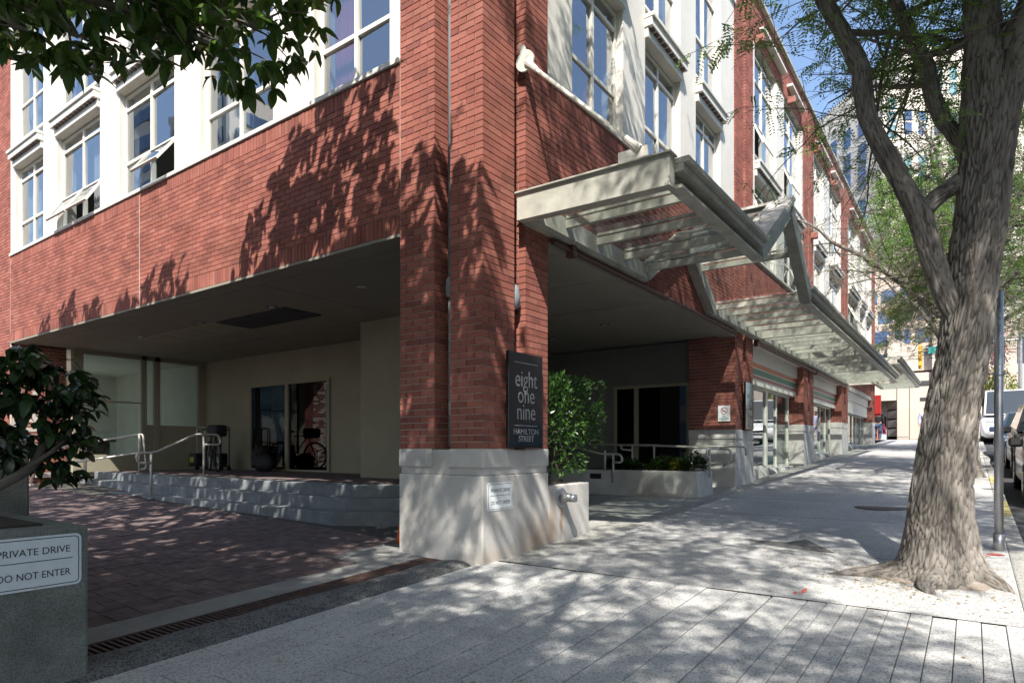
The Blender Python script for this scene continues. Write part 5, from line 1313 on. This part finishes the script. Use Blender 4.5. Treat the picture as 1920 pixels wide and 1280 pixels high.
for p, q in ((A_, bb_), (A_, st_), (bb_, st_), (bb_, hd), (st_, hd), (hd, B_), (hd, hb)): b.tube([tuple(p), tuple(q)], .016, 6)
b.build("frame", m_black, bk)
b = MB(); sdv = Vector((-dv.y, dv.x, 0)); b.tube([tuple(hb - sdv * .28), tuple(hb), tuple(hb + sdv * .28)], .014, 6); b.build("handlebar", m_black, bk)
b = MB(); q = st_ + Vector((0, 0, .12)); b.tube([tuple(q - dv * .14), tuple(q + dv * .13)], [.06, .025], 8); b.build("saddle", m_black, bk)
b = MB(); q = hb + dv * .12; b.box(q.x - .2, q.x + .2, q.y - .14, q.y + .14, q.z - .16, q.z + .1); b.build("basket", m_cloth, bk, bevel=.05)
def trolley(label, x, y, mat):
    t = thing("luggage_trolley", label, "trolley", (x, y, PZ), "luggage trolleys on the landing")
    b = MB(); b.tube(bend([(x - .18, y, PZ + .1), (x - .18, y, PZ + 1.05), (x + .18, y, PZ + 1.05), (x + .18, y, PZ + .1)], .08), .014, 7); b.build("handle", mat, t, smooth=True)
    b = MB(); b.box(x - .2, x + .2, y - .2, y + .02, PZ + .1, PZ + .13); b.build("tray", m_black, t)
    b = MB(); b.box(x - .17, x + .17, y - .22, y - .02, PZ + .13, PZ + .42); b.build("bag", m_cloth, t, bevel=.04)
    b = MB(); b.box(x - .08, x + .1, y - .226, y - .2, PZ + .2, PZ + .33); b.build("strap", m_trolleyy, t)
    for s_ in (-.17, .17):
        b = MB(); b.lathe([(.05, -.015), (.05, .015)], 12, Matrix.Translation((x + s_, y, PZ + .05)) @ Matrix.Rotation(PI / 2, 4, 'Y')); b.build("wheel", m_tyre, t)
trolley("grey handled luggage trolley nearest the bay window", -11.3, 3.3, m_rail); trolley("black handled luggage trolley next to the bicycle", -10.75, 3.6, m_black)
def bagpile(name, label, x, y, z, sx, sy, sz, seed, grp):
    t = thing(name, label, "bag", (x, y, z), grp); b = MB(); n, m_ = 14, 9
    for j in range(m_):
        v = j / (m_ - 1)
        for i in range(n):
            a = 2 * PI * i / n; q = math.sin(PI * (.08 + .88 * v)) ** .6; w_ = 1 + .3 * mnoise.noise((math.cos(a) * 1.5 + seed, math.sin(a) * 1.5, v * 3)); b.v.append((x + sx * q * w_ * math.cos(a), y + sy * q * w_ * math.sin(a), z + sz * v))
    for j in range(m_ - 1):
        for i in range(n): b.f.append((j * n + i, j * n + (i + 1) % n, (j + 1) * n + (i + 1) % n, (j + 1) * n + i))
    b.f.append(tuple(range(n))[::-1]); b.f.append(tuple((m_ - 1) * n + i for i in range(n))); b.build("sack", m_cloth, t, smooth=True)
    b = MB(); b.tube(bend([(x - sx * .3, y - sy * .6, z + sz * .8), (x, y - sy * .7, z + sz * 1.12), (x + sx * .3, y - sy * .6, z + sz * .8)], .1), .012, 6); b.build("strap", m_black, t); return t
bagpile("travel_bag", "tall black backpack slumped against the porch wall", -9.55, 3.75, PZ, .2, .16, .62, 1, "black bags by the doors")
bagpile("travel_bag", "low black duffel bag heaped beside the porch doors", -9.15, 3.6, PZ, .3, .2, .42, 4, "black bags by the doors")

# ================================================================== street things
t = thing("steel_post", "bare galvanised steel post standing at the kerb beside the big tree", "post", (4.05, 3.0, G(3)))
zb = G(3.0)
b = MB(); b.tube([(4.05, 3.0, zb - .05), (4.05, 3.0, 2.66)], .038, 16); b.build("shaft", m_galv, t, smooth=True)
b = MB(); b.tube([(4.05, 3.0, zb - .02), (4.05, 3.0, zb + .16)], .046, 16); b.build("sleeve", m_galv, t, smooth=True)
b = MB(); b.box(4.015, 4.085, 2.99, 3.01, 2.2, 2.665); b.build("slot_plate", m_galv, t)
b = MB(); b.lathe([(.05, -.015), (.05, .015)], 16, Matrix.Translation((4.05, 3.0, 1.86))); b.beam((3.97, 2.95, 1.86), (4.13, 3.05, 1.86), .02, .012); b.build("clamp", m_galv, t)

def car(label, x, y, mat, L=4.4, W_=1.8, Hh=1.5, van=False, suv=False):
    """nose points towards -Y (at the viewer)"""
    z = G(y + L / 2) - .13; sl = SL if y + L < 38 else 0
    t = thing("parked_car" if not van else "parked_van", label, "car" if not van else "van", (x, y + L / 2, z), "cars parked along the kerb")
    def Z(yy, h): return G(y + L / 2) - .13 + sl * (yy - y - L / 2) + h
    hood = .78 if not suv else .92
    belt = .98 if not suv else 1.08
    if van: hood, belt = 1.15, 1.35
    # stations: (dy, half width, bottom, shoulder z)
    S_ = [(0, .52, .42, .58), (.06, .74, .30, .68), (.22, .86, .22, hood - .08), (.6, .90, .2, hood), (1.05, .90, .2, hood + .06), (1.35, .90, .2, belt - .04), (L * .55, .91, .2, belt), (L - .9, .90, .2, belt + .03), (L - .25, .86, .24, belt - .0), (L - .04, .78, .34, belt - .12), (L, .6, .45, belt - .3)]
    b = MB(); nsec = 10
    for (dy, hw, zb_, zs) in S_:
        hw *= W_ / 1.8; sec = [(-hw * .8, zb_), (-hw, zb_ + .12), (-hw * 1.0, (zb_ + zs) / 2), (-hw * .97, zs - .05), (-hw * .88, zs), (hw * .88, zs), (hw * .97, zs - .05), (hw, (zb_ + zs) / 2), (hw, zb_ + .12), (hw * .8, zb_)]
        for (a, h) in sec: b.v.append((x + a, y + dy, Z(y + dy, h)))
    for j in range(len(S_) - 1):
        for i in range(nsec): q = j * nsec; b.f.append((q + i, q + (i + 1) % nsec, q + nsec + (i + 1) % nsec, q + nsec + i))
    b.f.append(tuple(range(nsec))[::-1]); b.f.append(tuple((len(S_) - 1) * nsec + i for i in range(nsec)))
    b.build("body", mat, t, smooth=True, bevel=0)
    y0, y1, y2, y3 = (1.0, 1.85, L - 1.1, L - .35) if not (suv or van) else ((1.05, 1.7, L - .5, L - .15) if suv else (.55, 1.2, L - .2, L - .08))
    hw = .80 * W_ / 1.8; rw = (.60 if not van else .74) * W_ / 1.8
    c = MB(); pts = [(-hw, y0, belt - .06), (hw, y0, belt - .06), (hw, y3, belt - .03), (-hw, y3, belt - .03), (-rw, y1, Hh), (rw, y1, Hh), (rw, y2, Hh), (-rw, y2, Hh)]
    P3 = [(x + a, y + bb2, Z(y + bb2, h)) for a, bb2, h in pts]; c.hexa(P3); c.build("cabin", mat, t, bevel=.06)
    def glassq(i, ins, off, nm):
        q = [Vector(P3[k]) for k in i]; ce = sum(q, Vector()) / 4; nrm = (q[1] - q[0]).cross(q[3] - q[0]).normalized(); 
        if nrm.dot(ce - Vector((x, y + L / 2, Z(y + L / 2, 1)))) < 0: nrm = -nrm
        g = MB(); f = [v.lerp(ce, ins) + nrm * off for v in q]; g.hexa([tuple(v - nrm * .02) for v in f] + [tuple(v) for v in f]); g.build(nm, m_carg, t)
    glassq((0, 1, 5, 4), .09, .012, "windscreen"); glassq((1, 2, 6, 5), .14, .012, "window"); glassq((3, 0, 4, 7), .14, .012, "window"); glassq((2, 3, 7, 6), .12, .012, "window")
    for sx in (-1, 1):
        for yy in (.82, L - .85):
            rr = .33 if not suv else .36; o = MB(); Mx = Matrix.Translation((x + sx * .80 * W_ / 1.8, y + yy, Z(y + yy, rr))) @ Matrix.Rotation(sx * PI / 2, 4, 'Y')
            o.lathe([(rr * .6, -.1), (rr, -.09), (rr, .09), (rr * .93, .115), (rr * .62, .115)], 24, Mx); wo = o.build("wheel", m_tyre, t)
            o = MB(); o.lathe([(rr * .62, .1), (rr * .6, .118), (rr * .2, .10), (.03, .11)], 20, Mx); o.build("rim", m_chrome, wo)
        hl = MB(); xx = x + sx * .58 * W_ / 1.8; hz = hood - .14
        hl.hexa([(xx - .17, y + .10, Z(y, hz - .07)), (xx + .17, y + .10, Z(y, hz - .07)), (xx + .17, y + .45, Z(y, hz - .02)), (xx - .17, y + .45, Z(y, hz - .02)), (xx - .15, y + .12, Z(y, hz + .06)), (xx + .17, y + .14, Z(y, hz + .07)), (xx + .19, y + .5, Z(y, hz + .09)), (xx - .12, y + .5, Z(y, hz + .08))])
        hl.build("headlight", m_lamp, t, bevel=.015)
        mr = MB(); xx = x + sx * .98 * W_ / 1.8; mr.box(xx - .1, xx + .1, y + 1.3, y + 1.42, Z(y, belt - .02), Z(y, belt + .14)); mr.build("mirror", mat, t, bevel=.04)
        fl = MB(); xx = x + sx * .60 * W_ / 1.8; fl.lathe([(.06, -.02), (.06, .02)], 12, Matrix.Translation((xx, y + .08, Z(y, .36))) @ Matrix.Rotation(PI / 2, 4, 'X')); fl.build("fog_lamp", m_lamp, t)
    g = MB()
    for k in range(4): g.box(x - .42, x + .42, y + .0 - .012 * (k == 0), y + .12, Z(y, .46 + k * .065), Z(y, .46 + k * .065 + .03))
    g.build("grille", m_black, t)
    g = MB(); g.box(x - .45, x + .45, y - .005, y + .1, Z(y, .43), Z(y, .45)); g.box(x - .45, x + .45, y - .005, y + .1, Z(y, .72), Z(y, .74)); g.build("grille_trim", m_chrome, t)
    g = MB(); g.box(x - .26, x + .26, y - .02, y - .008, Z(y, .30), Z(y, .41)); g.build("number_plate", m_signw, t)
    return t
car("glossy black car with bright headlight parked nearest the post", 5.42, 7.35, m_carblk, 4.4, 1.82, 1.5)
car("dark tall car parked just behind the nearest black one", 5.50, 12.9, m_cardk, 4.6, 1.85, 1.68, suv=True)
car("blue windscreen dark car third in the kerb row", 5.35, 18.6, m_carbl, 4.4, 1.8, 1.48)
car("white delivery van parked farther up the street", 5.2, 32.5, m_vanw, 5.6, 2.05, 2.5, van=True)

# people
def person(label, x, y, z, parts, h=1.72, rz=0., carry=None):
    t = thing("person", label, "person", (x, y, z)); k = h / 1.72
    def figure(nm, verts, edges, rads, mat, sub=2):
        me = bpy.data.meshes.new(nm); me.from_pydata([(v[0] * k, v[1] * k, v[2] * k) for v in verts], edges, []); me.materials.append(mat)
        o = bpy.data.objects.new(nm, me); C.objects.link(o)
        md = o.modifiers.new("s", 'SKIN'); sv = me.skin_vertices[0].data
        for i, r in enumerate(rads): sv[i].radius = (r[0] * k, r[1] * k)
        sv[0].use_root = True
        o.modifiers.new("ss", 'SUBSURF').levels = sub; o.modifiers["ss"].render_levels = sub
        dg = bpy.context.evaluated_depsgraph_get(); m2 = bpy.data.meshes.new_from_object(o.evaluated_get(dg)); bpy.data.objects.remove(o)
        m2.materials.clear(); m2.materials.append(mat); m2.shade_smooth()
        mt = Matrix.Translation((x, y, z)) @ Matrix.Rotation(rz, 4, 'Z')
        m2.transform(mt); o2 = bpy.data.objects.new(nm, m2); C.objects.link(o2); put(o2, t); return o2
    V = [(0, 0, .93), (0, .0, 1.15), (0, .01, 1.36), (0, .0, 1.47), (0, -.01, 1.56), (0, -.015, 1.66), (.11, 0, .86), (.12, -.06, .48), (.12, .05, .07), (.12, -.10, .035), (-.11, 0, .86), (-.11, .08, .48), (-.11, .22, .09), (-.11, .10, .035),
         (.19, .0, 1.38), (.24, .03, 1.12), (.24, -.10, .90), (.24, -.14, .82), (-.19, 0, 1.38), (-.25, .04, 1.12), (-.25, -.02, .88), (-.25, -.04, .80)]
    E_ = [(0, 1), (1, 2), (2, 3), (3, 4), (4, 5), (0, 6), (6, 7), (7, 8), (8, 9), (0, 10), (10, 11), (11, 12), (12, 13), (2, 14), (14, 15), (15, 16), (16, 17), (2, 18), (18, 19), (19, 20), (20, 21)]
    Rr = [(.15, .11), (.14, .10), (.15, .10), (.055, .06), (.075, .09), (.07, .085), (.085, .09), (.06, .065), (.045, .05), (.045, .035), (.085, .09), (.06, .065), (.045, .05), (.045, .035), (.06, .06), (.045, .045), (.035, .035), (.03, .045), (.06, .06), (.045, .045), (.035, .035), (.03, .045)]
    figure("body", V, E_, Rr, m_skin)
    figure("jacket", [(0, 0, .92), (0, 0, 1.15), (0, .01, 1.36), (0, 0, 1.44), (.19, 0, 1.38), (.24, .03, 1.12), (.24, -.09, .93), (-.19, 0, 1.38), (-.25, .04, 1.12), (-.25, -.01, .91)], [(0, 1), (1, 2), (2, 3), (2, 4), (4, 5), (5, 6), (2, 7), (7, 8), (8, 9)], [(.175, .135), (.17, .13), (.17, .125), (.085, .085), (.085, .085), (.065, .065), (.055, .055), (.085, .085), (.065, .065), (.055, .055)], parts[0])
    figure("trousers", [(0, 0, .95), (.11, 0, .86), (.12, -.06, .48), (.12, .04, .10), (-.11, 0, .86), (-.11, .08, .48), (-.11, .21, .12)], [(0, 1), (1, 2), (2, 3), (0, 4), (4, 5), (5, 6)], [(.165, .13), (.105, .11), (.078, .082), (.065, .068), (.105, .11), (.078, .082), (.065, .068)], parts[1])
    figure("hair", [(0, .02, 1.62), (0, .01, 1.70)], [(0, 1)], [(.085, .095), (.075, .09)], m_hair)
    figure("shoe", [(.12, .06, .045), (.12, -.12, .04)], [(0, 1)], [(.05, .05), (.045, .04)], m_black); figure("shoe", [(-.11, .24, .055), (-.11, .08, .04)], [(0, 1)], [(.05, .05), (.045, .04)], m_black)
    return t
zp = G(34.2)
person("person in dark jacket and jeans walking at the far corner", -.22, 34.2, zp, (m_dcloth, m_jean), rz=PI)
t = thing("shopping_bag", "crimson bag carried by the person in the dark jacket", "bag", (.06, 34.2, zp))
b = MB(); b.hexa([(-.02, 34.0, zp + .38), (.14, 34.0, zp + .38), (.14, 34.4, zp + .38), (-.02, 34.4, zp + .38), (.0, 34.02, zp + .78), (.12, 34.02, zp + .78), (.12, 34.38, zp + .78), (.0, 34.38, zp + .78)]); b.build("bag", m_bag, t, bevel=.02)
b = MB(); b.tube(bend([(.06, 34.08, zp + .77), (.06, 34.2, zp + .92), (.06, 34.32, zp + .77)], .05), .012, 6); b.build("handle", m_bag, t)
person("person in pale lavender clothes half hidden behind the big trunk", 2.02, 31.5, G(31.5), (m_lav, m_lav), rz=.4)

# ================================================================== far end of the street
fb = thing("civic_building", "stepped beige concrete building across the far street corner", "building", (6, 52, 1.7))
Y0 = 45.0; Z0 = 1.7
def blk(nm, x0, x1, y0, y1, z0, z1, m_=m_beige, bev=.03, par=fb): b = MB(); b.box(x0, x1, y0, y1, z0, z1); return b.build(nm, m_, par, bevel=bev)
blk("wall", -30, -.95, Y0 + 1.5, 70, Z0, 4.6); blk("wall", -30, -.25, Y0 + .2, Y0 + 1.5, 4.4, 6.4)
blk("wall", -.25, .42, Y0 + .1, 70, Z0, 6.6); blk("wall", .45, 1.7, Y0 + .35, 70, Z0, 6.2); blk("wall", 1.72, 9, Y0, 70, Z0, 9.2)
for k in range(5):
    b = MB(); zz = 2.0 + k * .62; b.hexa([(-.95, Y0 + 1.5, zz), (-.25, Y0 + .9, zz), (-.25, Y0 + 1.5, zz), (-.95, Y0 + 1.55, zz), (-.95, Y0 + 1.45, zz + .5), (-.25, Y0 + .15, zz + .5), (-.25, Y0 + 1.5, zz + .5), (-.95, Y0 + 1.5, zz + .5)]); b.build("corbel", m_beige, fb)
blk("orange_panel", -2.3, -1.5, Y0 + 1.3, Y0 + 1.48, Z0, 4.1, m_orwall); o = blk("door", -1.45, -.98, Y0 + 1.35, Y0 + 1.49, Z0, 2.5, m_pale); blk("pane", -1.42, -1.0, Y0 + 1.33, Y0 + 1.349, 2.55, 3.4, m_glassd, .005, o)
blk("window", .65, 1.55, Y0 + .30, Y0 + .36, 5.35, 5.65, m_intdk, .005); blk("window", 1.05, 1.55, Y0 + .30, Y0 + .36, 4.35, 4.55, m_intdk, .005)
blk("window", -.6, .6, Y0 + 1.9, Y0 + 2.0, 6.5, 7.2, m_intdk, .01)
b = MB(); b.prism([(-.9, Y0 + .9), (2.6, Y0 + .9), (2.6, Y0 + 4), (-.9, Y0 + 4)], 6.4, lambda a, c: 9.0 - max(0, a - .3) * 1.35 if a < 2.5 else 6.6); b.build("sloping_wing", m_beige, fb, bevel=.03)
for k in range(5): blk("terrace", -30 + 0, 4.4 - .6 * k, Y0 + 3 + 2.2 * k, 75, 6.4 + 2.0 * k, 8.4 + 2.0 * k)
for k in range(4):
    for i in range(6):
        x0 = -3.4 + i * 1.3
        if x0 < 4.0 - .6 * k - 1.2: blk("window", x0, x0 + 1.0, Y0 + 2.94 + 2.2 * k, Y0 + 3.02 + 2.2 * k, 6.9 + 2. * k, 7.9 + 2. * k, m_bluewin, .005)
for i in range(5): blk("window", 2.2 + i * 1.3, 2.9 + i * 1.3, Y0 - .04, Y0 + .02, 6.4, 8.0, m_intdk, .01)
# terrace trees
def small_tree(label, x, y, z, h, r, mat, seed, n=1600, grp="small trees near the civic building", lf=.16):
    t = thing("small_tree", label, "tree", (x, y, z), grp); rg = np.random.default_rng(seed)
    b = MB(); b.tube([(x, y, z), (x + .05, y, z + h * .5), (x, y + .1, z + h * .85)], [.09, .07, .03], 7)
    for k in range(7):
        a = k * .9; b.tube([(x, y, z + h * .4), (x + r * .6 * math.cos(a), y + r * .6 * math.sin(a), z + h * (.6 + .05 * k))], [.04, .012], 5)
    b.build("trunk", m_bark2, t)
    nb = 9; cs = rg.normal(0, .5, (nb, 3)) * np.array([r, r, h * .28]) + np.array([x, y, z + h * .72]); U = cs[rg.integers(0, nb, n)] + unit(rg.normal(0, 1, (n, 3))) * (rg.uniform(.1, 1, (n, 1)) ** .5) * np.array([r * .45, r * .45, h * .16])
    D_ = unit(rg.normal(0, 1, (n, 3))); S_ = unit(np.cross(D_, rg.normal(0, 1, (n, 3)))); l = lf * rg.uniform(.6, 1.3, (n, 1))
    stuff(quads_object("crown", np.stack([U, U + D_ * l * .5 + S_ * l * .25, U + D_ * l, U + D_ * l * .5 - S_ * l * .25], 1), mat, t)); return t
small_tree("orange tinted small tree on the beige building terrace", -.2, 48.5, 8.4, 3.6, 1.6, m_leafo, 1)
small_tree("green small tree on the beige building terrace", 2.2, 47.6, 6.6, 2.6, 1.3, m_leafy, 2)
small_tree("yellow green tree beside the white van", 4.3, 36, G(36), 4.2, .7, m_leafy, 3)
small_tree("purple leaved tree rising behind the yellow green one", 4.4, 39.5, 1.7, 6.2, .9, m_terra, 4, 900)
small_tree("round green tree across the street beyond the parked cars", 9.6, 46, 1.7, 4.2, 1.4, m_leafy, 5)
small_tree("green street tree on the far pavement", 16, 27, 1.2, 6.0, 2.0, m_leafy, 6)

# tower (turned against the street grid)
tw = thing("office_tower", "tall cream stone office tower with blue windows beyond the street end", "building", (20, 110, 1.7))
Fv = Vector((-.5842, .8116, 0)); Rv = Vector((.8116, .5842, 0)); cam0 = Vector(CAM)
ang = math.radians(-4.4); Fw = Fv * math.cos(ang) + Rv * math.sin(ang); Rw = Rv * math.cos(ang) - Fv * math.sin(ang)
D0 = 110.; org = cam0 + Fv * D0 + Rv * (695 / 1198 * D0); org.z = 0
def tf(u, v, z): p = org + Rw * u + Fw * v; return (p.x, p.y, z)
def tblk(nm, u0, u1, v0, v1, z0, z1, m_=m_cream, par=tw):
    b = MB(); b.hexa([tf(u0, v0, z0), tf(u1, v0, z0), tf(u1, v1, z0), tf(u0, v1, z0), tf(u0, v0, z1), tf(u1, v0, z1), tf(u1, v1, z1), tf(u0, v1, z1)]); return b.build(nm, m_, par)
def zpx(py, D=D0): return 1.12 + (842 - py) / 1198 * D
tblk("wall", 0, 3.2, 0, 40, 1.7, zpx(163)); tblk("wall", 3.7, 30, .3, 40, 1.7, zpx(80)); tblk("wall", -.0, 40, .8, 39, 1.7, zpx(420)); tblk("wall", 3.2, 3.7, 1.0, 30, 1.7, zpx(150), m_bluewin)
tblk("wall", -1.2, 34, -4, 30, 1.7, zpx(410))
for (v0) in (4.5, 9, 13.5, 18, 22.5, 27):
    for (pa, pb_) in ((225, 190), (330, 240), (460, 350)):
        tblk("window", -.12, .02, v0, v0 + 2.1, zpx(pa), zpx(pb_), m_bluewin)
    tblk("window", -.12, .02, v0 + .3, v0 + 1.3, zpx(175), zpx(166) , m_intdk) if v0 > 9 else None
def arch(u0, u1, z0, z1):
    wv = (u1 - u0) / 2; pts = [(u0, z0), (u1, z0)] + [((u0 + u1) / 2 + wv * math.cos(a), z1 - wv + wv * math.sin(a)) for a in [PI * k / 10 for k in range(11)]]
    b = MB(lambda a, c, d: tf(a, d, c)); b.prism(pts, -.12, .02); o = b.build("window", m_tealwin, tw)
    n = 6
    for k in range(1, n): zz = z0 + (z1 - z0) * k / n; tblk("transom", u0, u1, -.2, -.12, zz - .12, zz + .12, m_cream, o)
arch(.75, 2.45, zpx(258), zpx(183)); arch(.75, 2.45, zpx(345), zpx(273)); tblk("window", 1.0, 2.8, -4.12, -3.98, zpx(470), zpx(415), m_tealwin)
for i, u in enumerate((4.1, 6.7, 9.6, 12.4, 15.2, 18.0, 20.8)):
    for j, (pa, pb_) in enumerate(((247, 204), (337, 288), (400, 352), (170, 120))):
        if j == 3 and i < 2: continue
        o = tblk("window", u, u + 1.35, .2, .32, zpx(pa), zpx(pb_), m_tealwin if j % 2 else m_bluewin); tblk("transom", u, u + 1.35, .12, .2, zpx((pa + pb_) / 2) - .14, zpx((pa + pb_) / 2) + .14, m_cream, o)
gt = thing("glass_tower", "blue glass tower block in the far distance", "building", (70, 300, 1.7))
def gblk(nm, u0, u1, d0, d1, z1, m_, par):
    b = MB(); ps = [cam0 + Fv * d + Rv * u for u, d in ((u0, d0), (u1, d0), (u1, d1), (u0, d1))]; b.hexa([(p.x, p.y, 1.7) for p in ps] + [(p.x, p.y, z1) for p in ps]); return b.build(nm, m_, par)
gblk("shell", 235.5, 262, 300, 330, 32, m_glasst, gt)
for k in range(8): gblk("floor_band", 235.3, 262.2, 299.7, 300.0, 31.2 - k * 0 , m_glasst, gt) if k == 0 else None
lowb = thing("low_building", "low red roofed building at the far end of the street", "building", (60, 200, 1.7))
gblk("wall", 148, 190, 200, 215, 11, m_beige, lowb); o = gblk("roof", 147, 191, 199, 216, 14.3, m_redroof, lowb)
o = gblk("wall", 149, 189, 199.5, 200, 12.6, m_beige, lowb)

# signals and wires
t = thing("traffic_signal", "yellow traffic signal head hanging over the far crossing", "traffic signal", (1.7, 40, 6))
b = MB(); b.box(1.25, 1.45, 40, 40.3, 5.9, 7.3); b.build("housing", m_yel, t, bevel=.03)
b = MB(); b.tube([(1.35, 40.15, 7.1), (6, 40.15, 7.2)], .06, 8); b.tube([(6, 40.15, 1.7), (6, 40.15, 7.6)], .1, 10); b.build("mast", m_galv, t)
for k in range(3):
    b = MB(); b.lathe([(.09, 0), (.09, .12)], 12, Matrix.Translation((1.35, 40, 6.15 + k * .42)) @ Matrix.Rotation(PI / 2, 4, 'X')); b.build("visor", m_yel, t)
b = MB(); b.box(1.75, 2.6, 40.05, 40.09, 6.75, 7.15); tag(b.build("street_name_sign", m_teal), "small teal street name plate hung beside the signal", "sign")
for k, (a, q, lab) in enumerate((((-14, 39, 9.6), (22, 39.4, 6.2), "overhead wire sagging down to the far pavement side"), ((-14, 40.2, 7.0), (22, 40.2, 7.2), "lower level overhead wire across the far crossing"), ((-14, 41.6, 7.4), (22, 41.4, 7.5), "upper level overhead wire across the far crossing"))):
    b = MB(); b.tube([tuple(Vector(a).lerp(Vector(q), t_) + Vector((0, 0, -.6 * math.sin(PI * t_)))) for t_ in [i / 12 for i in range(13)]], .018, 5); tag(b.build("overhead_wire", m_wire), lab, "wire", "overhead wires at the crossing")

# buildings across the street (seen in reflections)
ob = thing("opposite_building", "pale office block across the street from the shops", "building", (22, 5, 0))
def oblk(nm, *a, m_=m_cream, par=ob): b = MB(); b.box(*a); return b.build(nm, m_, par)
oblk("wall", 19.5, 32, -16, 9, -2, 15); oblk("wall", 19.5, 32, 12, 34, -1, 9, m_=m_beige)
for j in range(4):
    for i in range(6): oblk("window", 19.4, 19.52, -14.5 + i * 4, -12 + i * 4, 1.2 + j * 3.4, 3.4 + j * 3.4, m_=m_bluewin)
nbk = thing("lane_building", "beige stepped block behind the driveway reflected in the upper windows", "building", (-8, -30, 0))
oblk("wall", -26, -3, -40, -25, -3, 14, m_=m_beige, par=nbk); oblk("wall", -20, -12, -38, -27, 14, 20, m_=m_cream, par=nbk)
for j in range(4):
    for i in range(6): oblk("window", -25 + i * 3.6, -22.6 + i * 3.6, -25.02, -24.9, 1.2 + j * 3.2, 3.2 + j * 3.2, m_=m_bluewin, par=nbk)

ft = thing("apartment_tower", "pale apartment tower far behind the driveway mirrored in the upper windows", "building", (-75, -40, 0))
for (x0, x1, y0, y1, h) in ((-82, -66, -52, -34, 44), (-64, -52, -58, -44, 32)):
    oblk("wall", x0, x1, y0, y1, -3, h, m_=m_cream, par=ft)
    for k in range(int(h / 3.2)): oblk("window_band", x0 + 1, x1 - 1, y1 - .02, y1 + .15, 2 + k * 3.2, 3.6 + k * 3.2, m_=m_bluewin, par=ft); oblk("window_band", x1 - .02, x1 + .15, y0 + 1, y1 - 1, 2 + k * 3.2, 3.6 + k * 3.2, m_=m_bluewin, par=ft)
